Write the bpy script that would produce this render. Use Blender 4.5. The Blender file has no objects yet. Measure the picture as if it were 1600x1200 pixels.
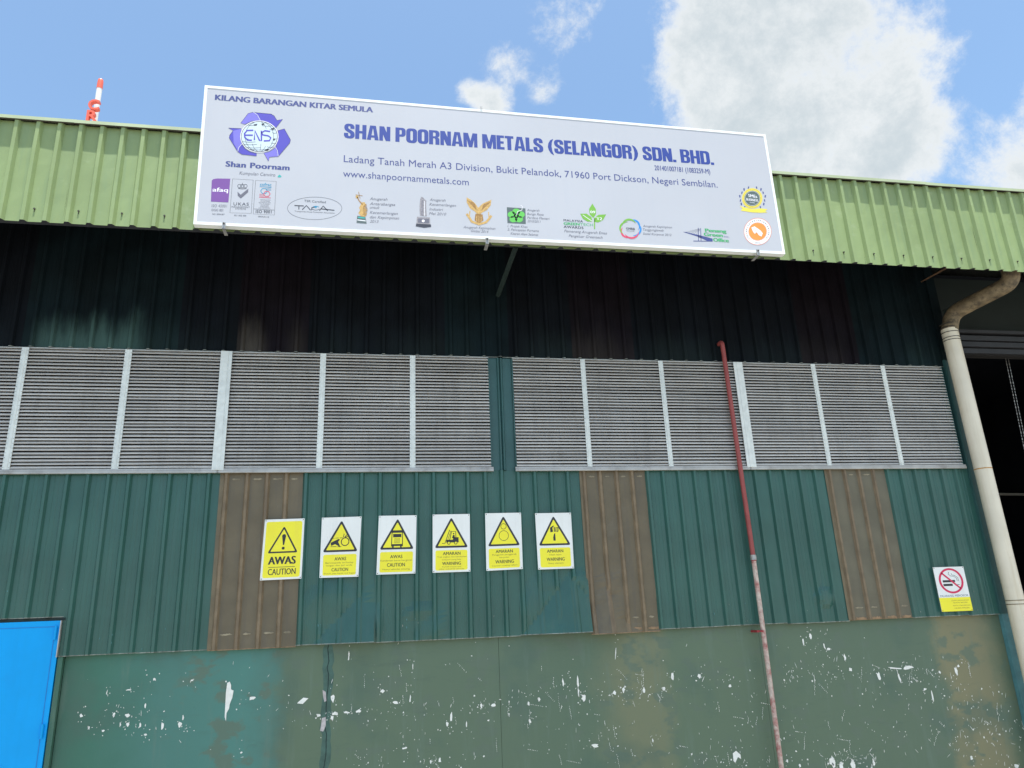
import bpy, bmesh, math, random
from mathutils import Vector
from mathutils.geometry import tessellate_polygon
C = bpy.context.scene.collection
random.seed(7)
# ------------------------------------------------------------------ camera
EYE = Vector((0, -8, 2.0)); FPX = 1168.433
yaw, pit, rol = 0.187854, 0.304814, -0.0419776
F_ = Vector((math.sin(yaw)*math.cos(pit), math.cos(yaw)*math.cos(pit), math.sin(pit)))
R0 = Vector((math.cos(yaw), -math.sin(yaw), 0)); U0 = R0.cross(F_)
R_ = R0*math.cos(rol) + U0*math.sin(rol); U_ = -R0*math.sin(rol) + U0*math.cos(rol)
cd = bpy.data.cameras.new('camera'); cam = bpy.data.objects.new('camera', cd); C.objects.link(cam)
from mathutils import Matrix
cam.matrix_world = Matrix.Translation(EYE) @ Matrix((R_, U_, -F_)).transposed().to_4x4()
cd.sensor_width = 36; cd.lens = FPX/1600*36; cd.clip_start = .05; cd.clip_end = 4000
bpy.context.scene.camera = cam
def ray(x, y): return (F_ + R_*((x-800)/FPX) - U_*((y-600)/FPX))
def P(x, y, Y=0.0):
    """the point on the vertical plane at depth Y that was measured at (x, y)"""
    d = ray(x, y); return EYE + d*((Y-EYE.y)/d.y)
# ------------------------------------------------------------------ sky, sun, exposure
SUN_EL, SUN_AZ = math.radians(79.6), math.radians(172)
sc = bpy.context.scene
sc.view_settings.view_transform = 'Standard'; sc.view_settings.look = 'None'
sc.view_settings.exposure = 1.27; sc.view_settings.gamma = 1
w = bpy.data.worlds.new('World'); sc.world = w; w.use_nodes = True
def make_world():
    nt = w.node_tree; N = nt.nodes; L = nt.links
    bg = N['Background']; bg.inputs['Strength'].default_value = .1
    sky = N.new('ShaderNodeTexSky'); sky.sky_type = 'NISHITA'; sky.sun_disc = False
    sky.sun_elevation = SUN_EL; sky.sun_rotation = SUN_AZ; sky.air_density = 1.0; sky.dust_density = 1.6; sky.ozone_density = 1.3
    tc = N.new('ShaderNodeTexCoord')
    def math_(op, a, b=None, c=None, clamp=False):
        n = N.new('ShaderNodeMath'); n.operation = op; n.use_clamp = clamp
        for i, v in enumerate((a, b, c)):
            if v is None: continue
            if isinstance(v, (int, float)): n.inputs[i].default_value = v
            else: L.new(v, n.inputs[i])
        return n.outputs[0]
    def noise(scale, detail, rough, off=(0, 0, 0), dist=0):
        m = N.new('ShaderNodeMapping'); m.inputs['Location'].default_value = off
        L.new(tc.outputs['Generated'], m.inputs['Vector'])
        n = N.new('ShaderNodeTexNoise'); n.inputs['Scale'].default_value = scale; n.inputs['Detail'].default_value = detail
        n.inputs['Roughness'].default_value = rough; n.inputs['Distortion'].default_value = dist
        L.new(m.outputs[0], n.inputs['Vector']); return n.outputs[0]
    # cloud banks by direction: (px, py, angular radius, weight)
    banks = [(1225, 20, .20, 1.0), (1110, 60, .09, .5), (1240, 180, .18, .9), (1440, 130, .07, .35), (1150, 160, .10, .4), (1385, 225, .09, .5), (1290, 265, .13, .45), (1650, 240, .095, 1.2), (1640, 120, .05, .4), (770, 165, .035, .7),
             (792, 100, .035, .42), (865, 45, .05, .27), (935, 5, .06, .27), (855, 138, .035, .30), (925, 130, .03, .27), (730, 145, .022, .5), (905, 60, .05, .2), ]
    acc = None
    for x, y, r, wt in banks:
        d = ray(x, y).normalized()
        dp = N.new('ShaderNodeVectorMath'); dp.operation = 'DISTANCE'; dp.inputs[1].default_value = d
        nm = N.new('ShaderNodeVectorMath'); nm.operation = 'NORMALIZE'; L.new(tc.outputs['Generated'], nm.inputs[0]); L.new(nm.outputs[0], dp.inputs[0])
        mr = N.new('ShaderNodeMapRange'); mr.interpolation_type = 'SMOOTHSTEP'
        L.new(dp.outputs['Value'], mr.inputs[0]); mr.inputs[1].default_value = r*1.15; mr.inputs[2].default_value = r*.1
        mr.inputs[3].default_value = 0; mr.inputs[4].default_value = wt
        acc = mr.outputs[0] if acc is None else math_('ADD', acc, mr.outputs[0])
    acc = math_('MINIMUM', acc, 1.15)
    # unseen sky: denser cloud added out of view to whiten the shade light
    wide = noise(1.6, 3, .5, (3.1, 1.7, 0))
    wide = math_('MULTIPLY', math_('SUBTRACT', wide, .38), 3.6)
    dF = N.new('ShaderNodeVectorMath'); dF.operation = 'DISTANCE'; dF.inputs[1].default_value = ray(760, 200).normalized()
    L.new(tc.outputs['Generated'], dF.inputs[0])
    away = N.new('ShaderNodeMapRange'); away.interpolation_type = 'SMOOTHSTEP'; L.new(dF.outputs['Value'], away.inputs[0])
    away.inputs[1].default_value = .75; away.inputs[2].default_value = 1.1
    acc = math_('MAXIMUM', acc, math_('MULTIPLY', wide, away.outputs[0]))
    fine = noise(10, 12, .70, (0, 0, 0), .1); mid = noise(3.4, 6, .58, (5, 2, 1))
    f = math_('ADD', math_('MULTIPLY', math_('SUBTRACT', fine, .5), 2.5), math_('MULTIPLY', math_('SUBTRACT', mid, .5), 1.3))
    dens = math_('ADD', acc, f)
    mask = N.new('ShaderNodeMapRange'); mask.interpolation_type = 'SMOOTHSTEP'; L.new(dens, mask.inputs[0])
    mask.inputs[1].default_value = .18; mask.inputs[2].default_value = .86
    gate = math_('MULTIPLY', acc, 5, clamp=True)
    m = math_('MULTIPLY', math_('MULTIPLY', mask.outputs[0], gate), .96)
    # thick cores are greyer, edges bright
    core = N.new('ShaderNodeMapRange'); core.interpolation_type = 'SMOOTHSTEP'
    L.new(math_('ADD', dens, math_('MULTIPLY', noise(5, 5, .5, (9, 4, 2)), .5)), core.inputs[0])
    core.inputs[1].default_value = .75; core.inputs[2].default_value = 1.75
    cc = N.new('ShaderNodeMix'); cc.data_type = 'RGBA'
    cc.inputs[6].default_value = (3.85, 3.95, 3.95, 1); cc.inputs[7].default_value = (2.6, 2.9, 3.05, 1); L.new(core.outputs[0], cc.inputs[0])
    tint = N.new('ShaderNodeMix'); tint.data_type = 'RGBA'; tint.blend_type = 'MULTIPLY'; tint.inputs[0].default_value = 1
    tint.inputs[7].default_value = (.92, 1.04, 1.03, 1); L.new(sky.outputs[0], tint.inputs[6])
    mx = N.new('ShaderNodeMix'); mx.data_type = 'RGBA'; L.new(m, mx.inputs[0]); L.new(tint.outputs[2], mx.inputs[6]); L.new(cc.outputs[2], mx.inputs[7])
    L.new(mx.outputs[2], bg.inputs['Color'])
make_world()
sl = bpy.data.lights.new('sun', 'SUN'); sl.energy = 3.6; sl.angle = math.radians(.55); sl.color = (1, .96, .9)
so = bpy.data.objects.new('sun', sl); C.objects.link(so)
sd = Vector((math.sin(SUN_AZ)*math.cos(SUN_EL), math.cos(SUN_AZ)*math.cos(SUN_EL), math.sin(SUN_EL)))
so.rotation_euler = sd.to_track_quat('Z', 'Y').to_euler(); so.location = (0, -20, 30)

# ------------------------------------------------------------------ materials
MATS = {}
def mat(name, col, rough=.6, metal=0.0, var=.12, scale=4.0, streak=None, dirt=None, bump=0.0, bscale=40, spec=.5, coat=0):
    """painted or bare surface: colour varied by noise, optional vertical streaks (amount, colour) and blotchy dirt (amount, colour, scale)"""
    if name in MATS: return MATS[name]
    m = bpy.data.materials.new(name); m.use_nodes = True; MATS[name] = m
    nt = m.node_tree; N = nt.nodes; L = nt.links; b = N['Principled BSDF']
    b.inputs['Roughness'].default_value = rough; b.inputs['Metallic'].default_value = metal; b.inputs['Specular IOR Level'].default_value = spec
    geo = N.new('ShaderNodeNewGeometry'); pos = geo.outputs['Position']
    def noise(sc_, det=4, ro=.55, vs=(1, 1, 1), off=(0, 0, 0)):
        mp = N.new('ShaderNodeMapping'); mp.inputs['Scale'].default_value = vs; mp.inputs['Location'].default_value = off; L.new(pos, mp.inputs[0])
        n = N.new('ShaderNodeTexNoise'); n.inputs['Scale'].default_value = sc_; n.inputs['Detail'].default_value = det; n.inputs['Roughness'].default_value = ro
        L.new(mp.outputs[0], n.inputs['Vector']); return n.outputs[0]
    def mix(fac, a, bb, mode='MIX'):
        n = N.new('ShaderNodeMix'); n.data_type = 'RGBA'; n.blend_type = mode
        for i, v in ((0, fac), (6, a), (7, bb)):
            if isinstance(v, (int, float)): n.inputs[i].default_value = v
            elif isinstance(v, tuple): n.inputs[i].default_value = (*v, 1) if len(v) == 3 else v
            else: L.new(v, n.inputs[i])
        return n.outputs[2]
    def rng(src, a, b_, lo=0., hi=1.):
        n = N.new('ShaderNodeMapRange'); n.interpolation_type = 'SMOOTHSTEP'; L.new(src, n.inputs[0])
        for i, v in enumerate((a, b_, lo, hi)): n.inputs[i+1].default_value = v
        return n.outputs[0]
    c = col
    if var:
        c = mix(rng(noise(scale, 5), .3, .7), tuple(x*(1-var) for x in col), tuple(min(1, x*(1+var)) for x in col))
    if streak:
        c = mix(rng(noise(14, 5, .6, (1, 1, .07), (3, 1, 0)), .46, .72, 0, streak[0]), c, streak[1])
    if dirt:
        c = mix(rng(noise(dirt[2], 7, .66, (1, 1, 1), (7, 3, 1)), dirt[3] if len(dirt) > 3 else .5, .75, 0, dirt[0]), c, dirt[1])
    if isinstance(c, tuple): b.inputs['Base Color'].default_value = (*c, 1)
    else: L.new(c, b.inputs['Base Color'])
    if bump:
        bn = N.new('ShaderNodeBump'); bn.inputs['Strength'].default_value = bump; bn.inputs['Distance'].default_value = .01
        L.new(noise(bscale, 5, .6), bn.inputs['Height']); L.new(bn.outputs[0], b.inputs['Normal'])
    m['_h'] = 1
    return m
M = {}
M['teal'] = mat('teal_cladding_paint', (.037, .120, .101), .30, 0, .10, 1.6, (.45, (.058, .135, .122)), (.25, (.062, .12, .105), 2.2, .55))
M['teal_dark'] = mat('deep_teal_flashing', (.035, .105, .105), .45, 0, .12, 3, (.4, (.06, .13, .13)))
M['edge'] = mat('bare_cut_edge', (.30, .33, .30), .6, .2, .3, 18, None, (.8, (.06, .05, .04), 9, .42))
SOOT_SHADE_LATER = 0
M['fascia'] = mat('light_green_fascia_paint', (.255, .345, .152), .5, 0, .08, 1.5, (.55, (.215, .31, .16)), (.4, (.35, .44, .25), 6, .56))
M['cap'] = mat('ridge_cap_paint', (.36, .43, .27), .5, 0, .1, 2, None, (.7, (.20, .09, .05), 2.4, .62))
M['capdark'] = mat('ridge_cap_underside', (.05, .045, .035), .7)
M['alu'] = mat('weathered_louvre_aluminium', (.76, .725, .67), .45, .1, .08, 2, (.35, (.50, .475, .44)), (.15, (.30, .27, .24), 9, .5))
def per_piece(m, amt):
    nt = m.node_tree; b = nt.nodes['Principled BSDF']; src = b.inputs['Base Color'].links[0].from_socket
    oi = nt.nodes.new('ShaderNodeObjectInfo'); mr = nt.nodes.new('ShaderNodeMapRange'); nt.links.new(oi.outputs['Random'], mr.inputs[0])
    mr.inputs[3].default_value = 1-amt; mr.inputs[4].default_value = 1
    mx = nt.nodes.new('ShaderNodeMix'); mx.data_type = 'RGBA'; mx.blend_type = 'MULTIPLY'; mx.inputs[0].default_value = 1
    nt.links.new(src, mx.inputs[6]); nt.links.new(mr.outputs[0], mx.inputs[7]); nt.links.new(mx.outputs[2], b.inputs['Base Color'])
per_piece(M['alu'], .22)
M['mull'] = mat('galvanised_mullion', (.78, .82, .79), .45, .15, .08, 14, (.35, (.50, .56, .56)))
M['sill'] = mat('louvre_sill_aluminium', (.50, .49, .46), .45, .3, .12, 6, None, (.6, (.25, .22, .2), 6, .52))
M['black'] = mat('dark_void', (.01, .01, .011), .9, 0, 0)
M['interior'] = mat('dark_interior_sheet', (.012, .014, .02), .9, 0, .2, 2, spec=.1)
M['skyl'] = mat('grimy_fibreglass', (.150, .124, .078), .5, 0, .12, 3, (.6, (.11, .098, .078)), (.35, (.20, .18, .14), 4, .55))
M['skyl_o'] = mat('olive_brown_fibreglass', (.15, .138, .095), .5, 0, .12, 3, (.4, (.11, .10, .075)))
M['skyl_rib'] = mat('rusty_brown_rib', (.21, .16, .10), .55, 0, .18, 8, (.5, (.14, .105, .07)))
M['skyl_lap'] = mat('yellowed_lap_edge', (.175, .14, .085), .5, 0, .15, 6)
M['smear'] = mat('pale_sealant_smear', (.30, .26, .18), .7, 0, .3, 20)
M['rust_smear'] = mat('tan_sealant_band', (.30, .20, .115), .7, 0, .3, 14)
M['roof'] = mat('grey_roof_sheet', (.25, .27, .27), .5, .2)
M['mill'] = mat('bent_bare_sheet', (.26, .25, .23), .35, .2, .2, 8)
M['white'] = mat('white_sign_plate', (.90, .93, .92), .4, 0, .03, 3, (.25, (.72, .74, .70)))
M['yellow'] = mat('safety_yellow', (1.0, .91, .045), .45, 0, .03, 3, (.2, (.85, .74, .10)))
M['black_ink'] = mat('black_sign_print', (.03, .033, .04), .5, 0, .1)
M['brown_ink'] = mat('faded_sign_print', (.30, .26, .05), .5, 0, .1)
M['red_ink'] = mat('crimson_sign_print', (.72, .03, .11), .5, 0, .03)
M['blue_ink'] = mat('slate_sign_print', (.12, .18, .26), .5, 0, .1)
M['panel'] = mat('signboard_film', (.505, .53, .585), .33, 0, .02, 1.0, (.10, (.43, .48, .57)))
M['frame'] = mat('white_signboard_frame', (.88, .93, .93), .35, 0, .03, 6)
M['steel'] = mat('galvanised_steel', (.42, .42, .41), .45, .5, .2, 20)
M['door'] = mat('azure_door_paint', (.0, .39, .93), .42, 0, .05, 2, (.3, (.0, .33, .82)), (.35, (.01, .29, .78), 2.5, .56), spec=.25)
M['door_line'] = mat('azure_door_edge', (.005, .20, .62), .45, 0, .1)
M['rust'] = mat('rusty_frame', (.16, .09, .05), .8, 0, .4, 20)
M['pipe'] = mat('aged_cream_pvc', (.78, .73, .60), .42, 0, .06, 2.5, (.5, (.60, .52, .37)), (.3, (.45, .36, .22), 5, .6))
M['pipe_dirty'] = mat('grimy_cream_pvc', (.21, .165, .10), .6, 0, .3, 9, None, (.95, (.03, .024, .02), 12, .40))
M['ring'] = mat('dark_pipe_joint', (.04, .035, .03), .6)
M['red'] = mat('faded_red_pipe_paint', (.34, .075, .07), .5, 0, .12, 8, None, (.8, (.13, .02, .03), 22, .6))
M['red_clamp'] = mat('red_clamp_paint', (.32, .03, .04), .55)
M['peel'] = mat('peeling_white_over_red', (.60, .52, .46), .7, 0, .15, 30, None, (1.0, (.34, .04, .045), 9, .38), .4, 60)
M['chip'] = mat('bare_white_plaster', (.88, .90, .86), .8, 0, .05, 30)
M['chip_grey'] = mat('exposed_grey_render', (.52, .49, .50), .85, 0, .15, 30)
M['crack'] = mat('crack_shadow_gap', (.015, .03, .03), .9)
M['jamb'] = mat('pale_teal_jamb', (.09, .25, .28), .5, 0, .15, 8)
M['shutter'] = mat('shutter_hood_sheet', (.034, .037, .044), .6, .1, .15, 5)
M['grey_green'] = mat('dull_green_lintel', (.010, .019, .018), .7)
M['tower_w'] = mat('white_pylon_paint', (.80, .82, .80), .4, 0, .03)
M['tower_r'] = mat('coral_red_paint', (.80, .14, .085), .4, 0, .04)
M['ground'] = mat('pale_bounce_yard', (.27, .245, .205), .9, 0, .15, .6, None, (.5, (.33, .30, .26), .25, .5), .3, 12)  # unseen yard, paled and warmed to bounce light onto the wall
M['purple'] = mat('violet_logo_print', (.09, .08, .50), .4, 0, .04)
M['violet2'] = mat('light_violet_logo_print', (.20, .185, .66), .4, 0, .04)
M['headline'] = mat('royal_blue_print', (.028, .06, .31), .4, 0, .03)
M['navy'] = mat('slate_blue_print', (.06, .08, .26), .4, 0, .03)
M['greytx'] = mat('grey_print', (.15, .155, .20), .4, 0, .03)
M['darktx'] = mat('charcoal_print', (.045, .05, .07), .4, 0, .03)
M['globe'] = mat('pale_aqua_print', (.60, .73, .80), .4, 0, .03)
M['teal_ink'] = mat('teal_print', (.05, .42, .40), .4, 0, .03)
M['afaq'] = mat('plum_print', (.20, .085, .34), .4, 0, .03)
M['wht'] = mat('white_print', (.86, .88, .92), .4, 0, .02)
M['cyan'] = mat('cyan_print', (.03, .30, .52), .4, 0, .03)
M['redp'] = mat('red_print', (.68, .08, .15), .4, 0, .03)
M['gold'] = mat('gold_print', (.58, .38, .13), .4, 0, .2, 60)
M['golddk'] = mat('bronze_print', (.36, .20, .06), .4, 0, .2, 60)
M['silver'] = mat('pewter_print', (.30, .29, .32), .4, 0, .25, 60)
M['leaf'] = mat('leaf_green_print', (.19, .46, .06), .4, 0, .03)
M['petal'] = mat('bright_green_print', (.13, .56, .10), .4, 0, .03)
M['slate'] = mat('slate_square_print', (.10, .14, .14), .4, 0, .03)
M['emer'] = mat('emerald_print', (.07, .42, .16), .4, 0, .03)
M['orange'] = mat('orange_print', (.88, .33, .07), .4, 0, .05)
M['peach'] = mat('salmon_ring_print', (.80, .30, .20), .4, 0, .05)
M['yel2'] = mat('lemon_print', (.82, .72, .09), .4, 0, .05)
M['skyb'] = mat('sky_blue_print', (.04, .27, .68), .4, 0, .03)

def plinth_material():
    m = bpy.data.materials.new('patched_green_wall_paint'); m.use_nodes = True
    nt = m.node_tree; N = nt.nodes; L = nt.links; b = N['Principled BSDF']; b.inputs['Roughness'].default_value = .62
    geo = N.new('ShaderNodeNewGeometry'); sep = N.new('ShaderNodeSeparateXYZ'); L.new(geo.outputs['Position'], sep.inputs[0])
    def noise(sc_, det=5, ro=.6, vs=(1, 1, 1), off=(0, 0, 0)):
        mp = N.new('ShaderNodeMapping'); mp.inputs['Scale'].default_value = vs; mp.inputs['Location'].default_value = off; L.new(geo.outputs['Position'], mp.inputs[0])
        n = N.new('ShaderNodeTexNoise'); n.inputs['Scale'].default_value = sc_; n.inputs['Detail'].default_value = det; n.inputs['Roughness'].default_value = ro
        L.new(mp.outputs[0], n.inputs['Vector']); return n.outputs[0]
    def ma(op, a, c=None, clamp=False):
        n = N.new('ShaderNodeMath'); n.operation = op; n.use_clamp = clamp
        for i, v in enumerate((a, c)):
            if v is None: continue
            if isinstance(v, (int, float)): n.inputs[i].default_value = v
            else: L.new(v, n.inputs[i])
        return n.outputs[0]
    xj = ma('ADD', sep.outputs[0], ma('MULTIPLY', ma('SUBTRACT', noise(2.6, 6, .65), .5), .55))
    t = ma('DIVIDE', ma('ADD', xj, 3.2), 10.8)
    cr = N.new('ShaderNodeValToRGB'); L.new(t, cr.inputs[0]); e = cr.color_ramp
    T = lambda X: (X+3.2)/10.8
    sage, teal, aqua, olive, dkg = (.117, .180, .118, 1), (.045, .165, .125, 1), (.078, .235, .205, 1), (.185, .195, .105, 1), (.085, .155, .125, 1)
    st = [(T(-2.9), (.045, .135, .095, 1)), (T(-2.5), (.05, .175, .125, 1)), (T(-1.9), (.072, .21, .18, 1)), (T(-1.2), aqua), (T(-.95), (.08, .20, .17, 1)),
          (T(-.82), sage), (T(1.25), (.113, .175, .118, 1)), (T(2.2), (.105, .170, .115, 1)), (T(2.62), (.175, .205, .125, 1)), (T(2.95), (.175, .205, .125, 1)), (T(3.15), sage), (T(6.28), (.108, .168, .116, 1)),
          (T(6.42), (.225, .22, .125, 1)), (T(6.9), (.21, .21, .125, 1)), (T(7.15), (.12, .17, .11, 1))]
    e.elements[0].position, e.elements[0].color = st[0]; e.elements[1].position, e.elements[1].color = st[-1]
    for p_, c_ in st[1:-1]:
        k = e.elements.new(p_); k.color = c_
    def mix(fac, a, bb):
        n = N.new('ShaderNodeMix'); n.data_type = 'RGBA'
        for i, v in ((0, fac), (6, a), (7, bb)):
            if isinstance(v, (int, float)): n.inputs[i].default_value = v
            elif isinstance(v, tuple): n.inputs[i].default_value = (*v, 1)
            else: L.new(v, n.inputs[i])
        return n.outputs[2]
    def rng(src, a, b_, lo=0., hi=1.):
        n = N.new('ShaderNodeMapRange'); n.interpolation_type = 'SMOOTHSTEP'; L.new(src, n.inputs[0])
        for i, v in enumerate((a, b_, lo, hi)): n.inputs[i+1].default_value = v
        return n.outputs[0]
    c = cr.outputs[0]
    # brushed repaint patches, olive and aqua
    left = rng(sep.outputs[0], -.7, -1.1)
    c = mix(ma('MULTIPLY', rng(noise(3.2, 4, .55, (1, 1, 1.6), (4, 0, 2)), .54, .62, 0, .8), rng(sep.outputs[0], -2.0, -1.6)), c, (.115, .17, .125))
    c = mix(rng(noise(1.4, 4, .5, (1, 1, 1), (1, 5, 9)), .52, .70, 0, .55), c, (.07, .135, .108))
    c = mix(rng(noise(9, 6, .7, (1, 1, .12), (2, 2, 2)), .52, .75, 0, .4), c, (.15, .22, .18))
    c = mix(rng(noise(10, 7, .7, (.25, 1, 1), (8, 2, 5)), .55, .8, 0, .35), c, (.06, .105, .09))
    c = mix(rng(noise(26, 6, .75, (1, 1, 1), (1, 2, 5)), .68, .74, 0, .55), c, (.04, .085, .075))
    c = mix(rng(noise(60, 4, .7, (1, 1, .6), (11, 2, 5)), .735, .765, 0, .7), c, (.6, .66, .62))
    L.new(c, b.inputs['Base Color'])
    bn = N.new('ShaderNodeBump'); bn.inputs['Strength'].default_value = .25; bn.inputs['Distance'].default_value = .01
    L.new(noise(14, 6, .65), bn.inputs['Height']); L.new(bn.outputs[0], b.inputs['Normal'])
    return m
M['plinth'] = plinth_material()

def soot_shade_material(name, dark, washed, amount, zones=()):
    """sooty sheet, near-black because canopy shade is put into its colour; rain has washed uneven streaks clean along its foot"""
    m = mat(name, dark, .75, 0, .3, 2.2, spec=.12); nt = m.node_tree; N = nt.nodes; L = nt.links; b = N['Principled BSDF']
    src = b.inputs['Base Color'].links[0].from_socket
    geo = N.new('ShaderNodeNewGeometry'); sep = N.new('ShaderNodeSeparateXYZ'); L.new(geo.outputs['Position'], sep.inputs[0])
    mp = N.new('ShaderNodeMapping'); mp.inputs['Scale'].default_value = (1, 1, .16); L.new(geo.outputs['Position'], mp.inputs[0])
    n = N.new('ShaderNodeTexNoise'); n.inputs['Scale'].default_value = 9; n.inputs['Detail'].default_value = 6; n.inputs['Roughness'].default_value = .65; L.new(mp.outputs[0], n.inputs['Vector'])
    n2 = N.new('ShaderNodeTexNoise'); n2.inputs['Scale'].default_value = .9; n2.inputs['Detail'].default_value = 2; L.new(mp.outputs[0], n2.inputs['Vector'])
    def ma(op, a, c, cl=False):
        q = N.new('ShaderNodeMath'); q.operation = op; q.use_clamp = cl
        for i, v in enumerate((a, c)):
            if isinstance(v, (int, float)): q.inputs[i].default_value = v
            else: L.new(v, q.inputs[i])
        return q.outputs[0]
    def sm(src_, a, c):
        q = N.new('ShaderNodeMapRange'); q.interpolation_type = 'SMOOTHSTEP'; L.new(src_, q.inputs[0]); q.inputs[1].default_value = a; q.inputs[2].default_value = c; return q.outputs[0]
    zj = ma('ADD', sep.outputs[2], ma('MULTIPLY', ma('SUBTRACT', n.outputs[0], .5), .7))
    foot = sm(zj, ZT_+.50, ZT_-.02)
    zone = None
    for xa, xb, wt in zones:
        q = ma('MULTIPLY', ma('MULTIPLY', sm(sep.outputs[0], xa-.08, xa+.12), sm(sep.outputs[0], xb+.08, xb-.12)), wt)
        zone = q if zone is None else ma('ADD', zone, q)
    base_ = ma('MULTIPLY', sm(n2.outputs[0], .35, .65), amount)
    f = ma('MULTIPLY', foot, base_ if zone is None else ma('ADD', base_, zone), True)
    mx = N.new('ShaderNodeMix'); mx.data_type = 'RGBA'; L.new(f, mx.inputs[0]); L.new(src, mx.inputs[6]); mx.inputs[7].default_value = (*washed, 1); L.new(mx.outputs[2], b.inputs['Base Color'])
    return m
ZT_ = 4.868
M['soot'] = soot_shade_material('soot_shade_sheet', (.0035, .0055, .009), (.065, .115, .105), .12, ((-3.5, -2.45, .75),))  # sooty near-black that also holds the canopy's shade in the colour
M['soot_shade_b'] = soot_shade_material('soot_shade_brown_sheet', (.0065, .005, .0085), (.13, .12, .10), .18, ((-1.5, -1.2, .45), (-.95, -.8, .2)))
M['soot_shade_t'] = soot_shade_material('soot_shade_teal_sheet', (.004, .0105, .014), (.06, .12, .11), .22, ((-3.5, -2.45, .75),))
# ------------------------------------------------------------------ mesh helpers
class MB:
    def __init__(s): s.v = []; s.f = []; s.m = []; s.mats = []; s.smooth = False
    def mi(s, m):
        if m not in s.mats: s.mats.append(m)
        return s.mats.index(m)
    def quad(s, pts, m):
        i = len(s.v); s.v += [tuple(p) for p in pts]; s.f.append(tuple(range(i, i+len(pts)))); s.m.append(s.mi(m))
    def box(s, x0, x1, y0, y1, z0, z1, m):
        i = len(s.v); s.v += [(x, y, z) for x in (x0, x1) for y in (y0, y1) for z in (z0, z1)]
        for f in ((0, 1, 3, 2), (4, 6, 7, 5), (0, 4, 5, 1), (2, 3, 7, 6), (0, 2, 6, 4), (1, 5, 7, 3)):
            s.f.append(tuple(i+k for k in f)); s.m.append(s.mi(m))
    def prism(s, poly, y0, y1, m):
        """poly in (x, z), front at y0"""
        n = len(poly); i = len(s.v)
        s.v += [(x, y0, z) for x, z in poly] + [(x, y1, z) for x, z in poly]
        for t in tessellate_polygon([[Vector((x, z, 0)) for x, z in poly]]):
            s.f.append(tuple(i+k for k in t)); s.m.append(s.mi(m))
            s.f.append(tuple(i+n+k for k in reversed(t))); s.m.append(s.mi(m))
        for k in range(n):
            s.f.append((i+k, i+(k+1) % n, i+n+(k+1) % n, i+n+k)); s.m.append(s.mi(m))
    def tube(s, pts, r, m, seg=18, cap=True):
        pts = [Vector(p) for p in pts]; rr = r if isinstance(r, (list, tuple)) else [r]*len(pts)
        i = len(s.v); n = len(pts); prev = None
        for k, p in enumerate(pts):
            t = (pts[min(k+1, n-1)]-pts[max(k-1, 0)]).normalized()
            a = t.cross(Vector((1, 0, 0))) if prev is None else prev - t*prev.dot(t)
            if a.length < 1e-4: a = t.cross(Vector((0, 1, 0)))
            a.normalize(); prev = a; b = t.cross(a)
            for j in range(seg):
                th = 2*math.pi*j/seg; s.v.append(tuple(p+(a*math.cos(th)+b*math.sin(th))*rr[k]))
        for k in range(n-1):
            for j in range(seg):
                s.f.append((i+k*seg+j, i+k*seg+(j+1) % seg, i+(k+1)*seg+(j+1) % seg, i+(k+1)*seg+j)); s.m.append(s.mi(m))
        if cap:
            s.f.append(tuple(i+j for j in reversed(range(seg)))); s.m.append(s.mi(m))
            s.f.append(tuple(i+(n-1)*seg+j for j in range(seg))); s.m.append(s.mi(m))
    def mesh(s, name, smooth=False):
        me = bpy.data.meshes.new(name); me.from_pydata(s.v, [], s.f)
        for m in s.mats: me.materials.append(m)
        me.polygons.foreach_set('material_index', s.m)
        if smooth: me.polygons.foreach_set('use_smooth', [True]*len(s.f)); 
        me.update()
        if smooth:
            try: me.set_sharp_from_angle(angle=math.radians(35))
            except Exception: pass
        return me
    def build(s, name, parent=None, smooth=False):
        return link(name, s.mesh(name, smooth), parent)
def link(name, me, parent=None):
    o = bpy.data.objects.new(name, me); C.objects.link(o)
    if parent: o.parent = parent
    return o
def thing(name, label, cat, group=None):
    o = bpy.data.objects.new(name, None); C.objects.link(o); o['label'] = label; o['category'] = cat; o.empty_display_size = .2
    if group: o['group'] = group
    return o
def lab(o, s): o['label'] = s; return o

# ------------------------------------------------------------------ ground
g = MB(); g.quad([(-1500, -1500, 0), (1500, -1500, 0), (1500, 1500, 0), (-1500, 1500, 0)], M['ground'])
go = g.build('ground'); go['kind'] = 'structure'
ZO = 2.0

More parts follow.
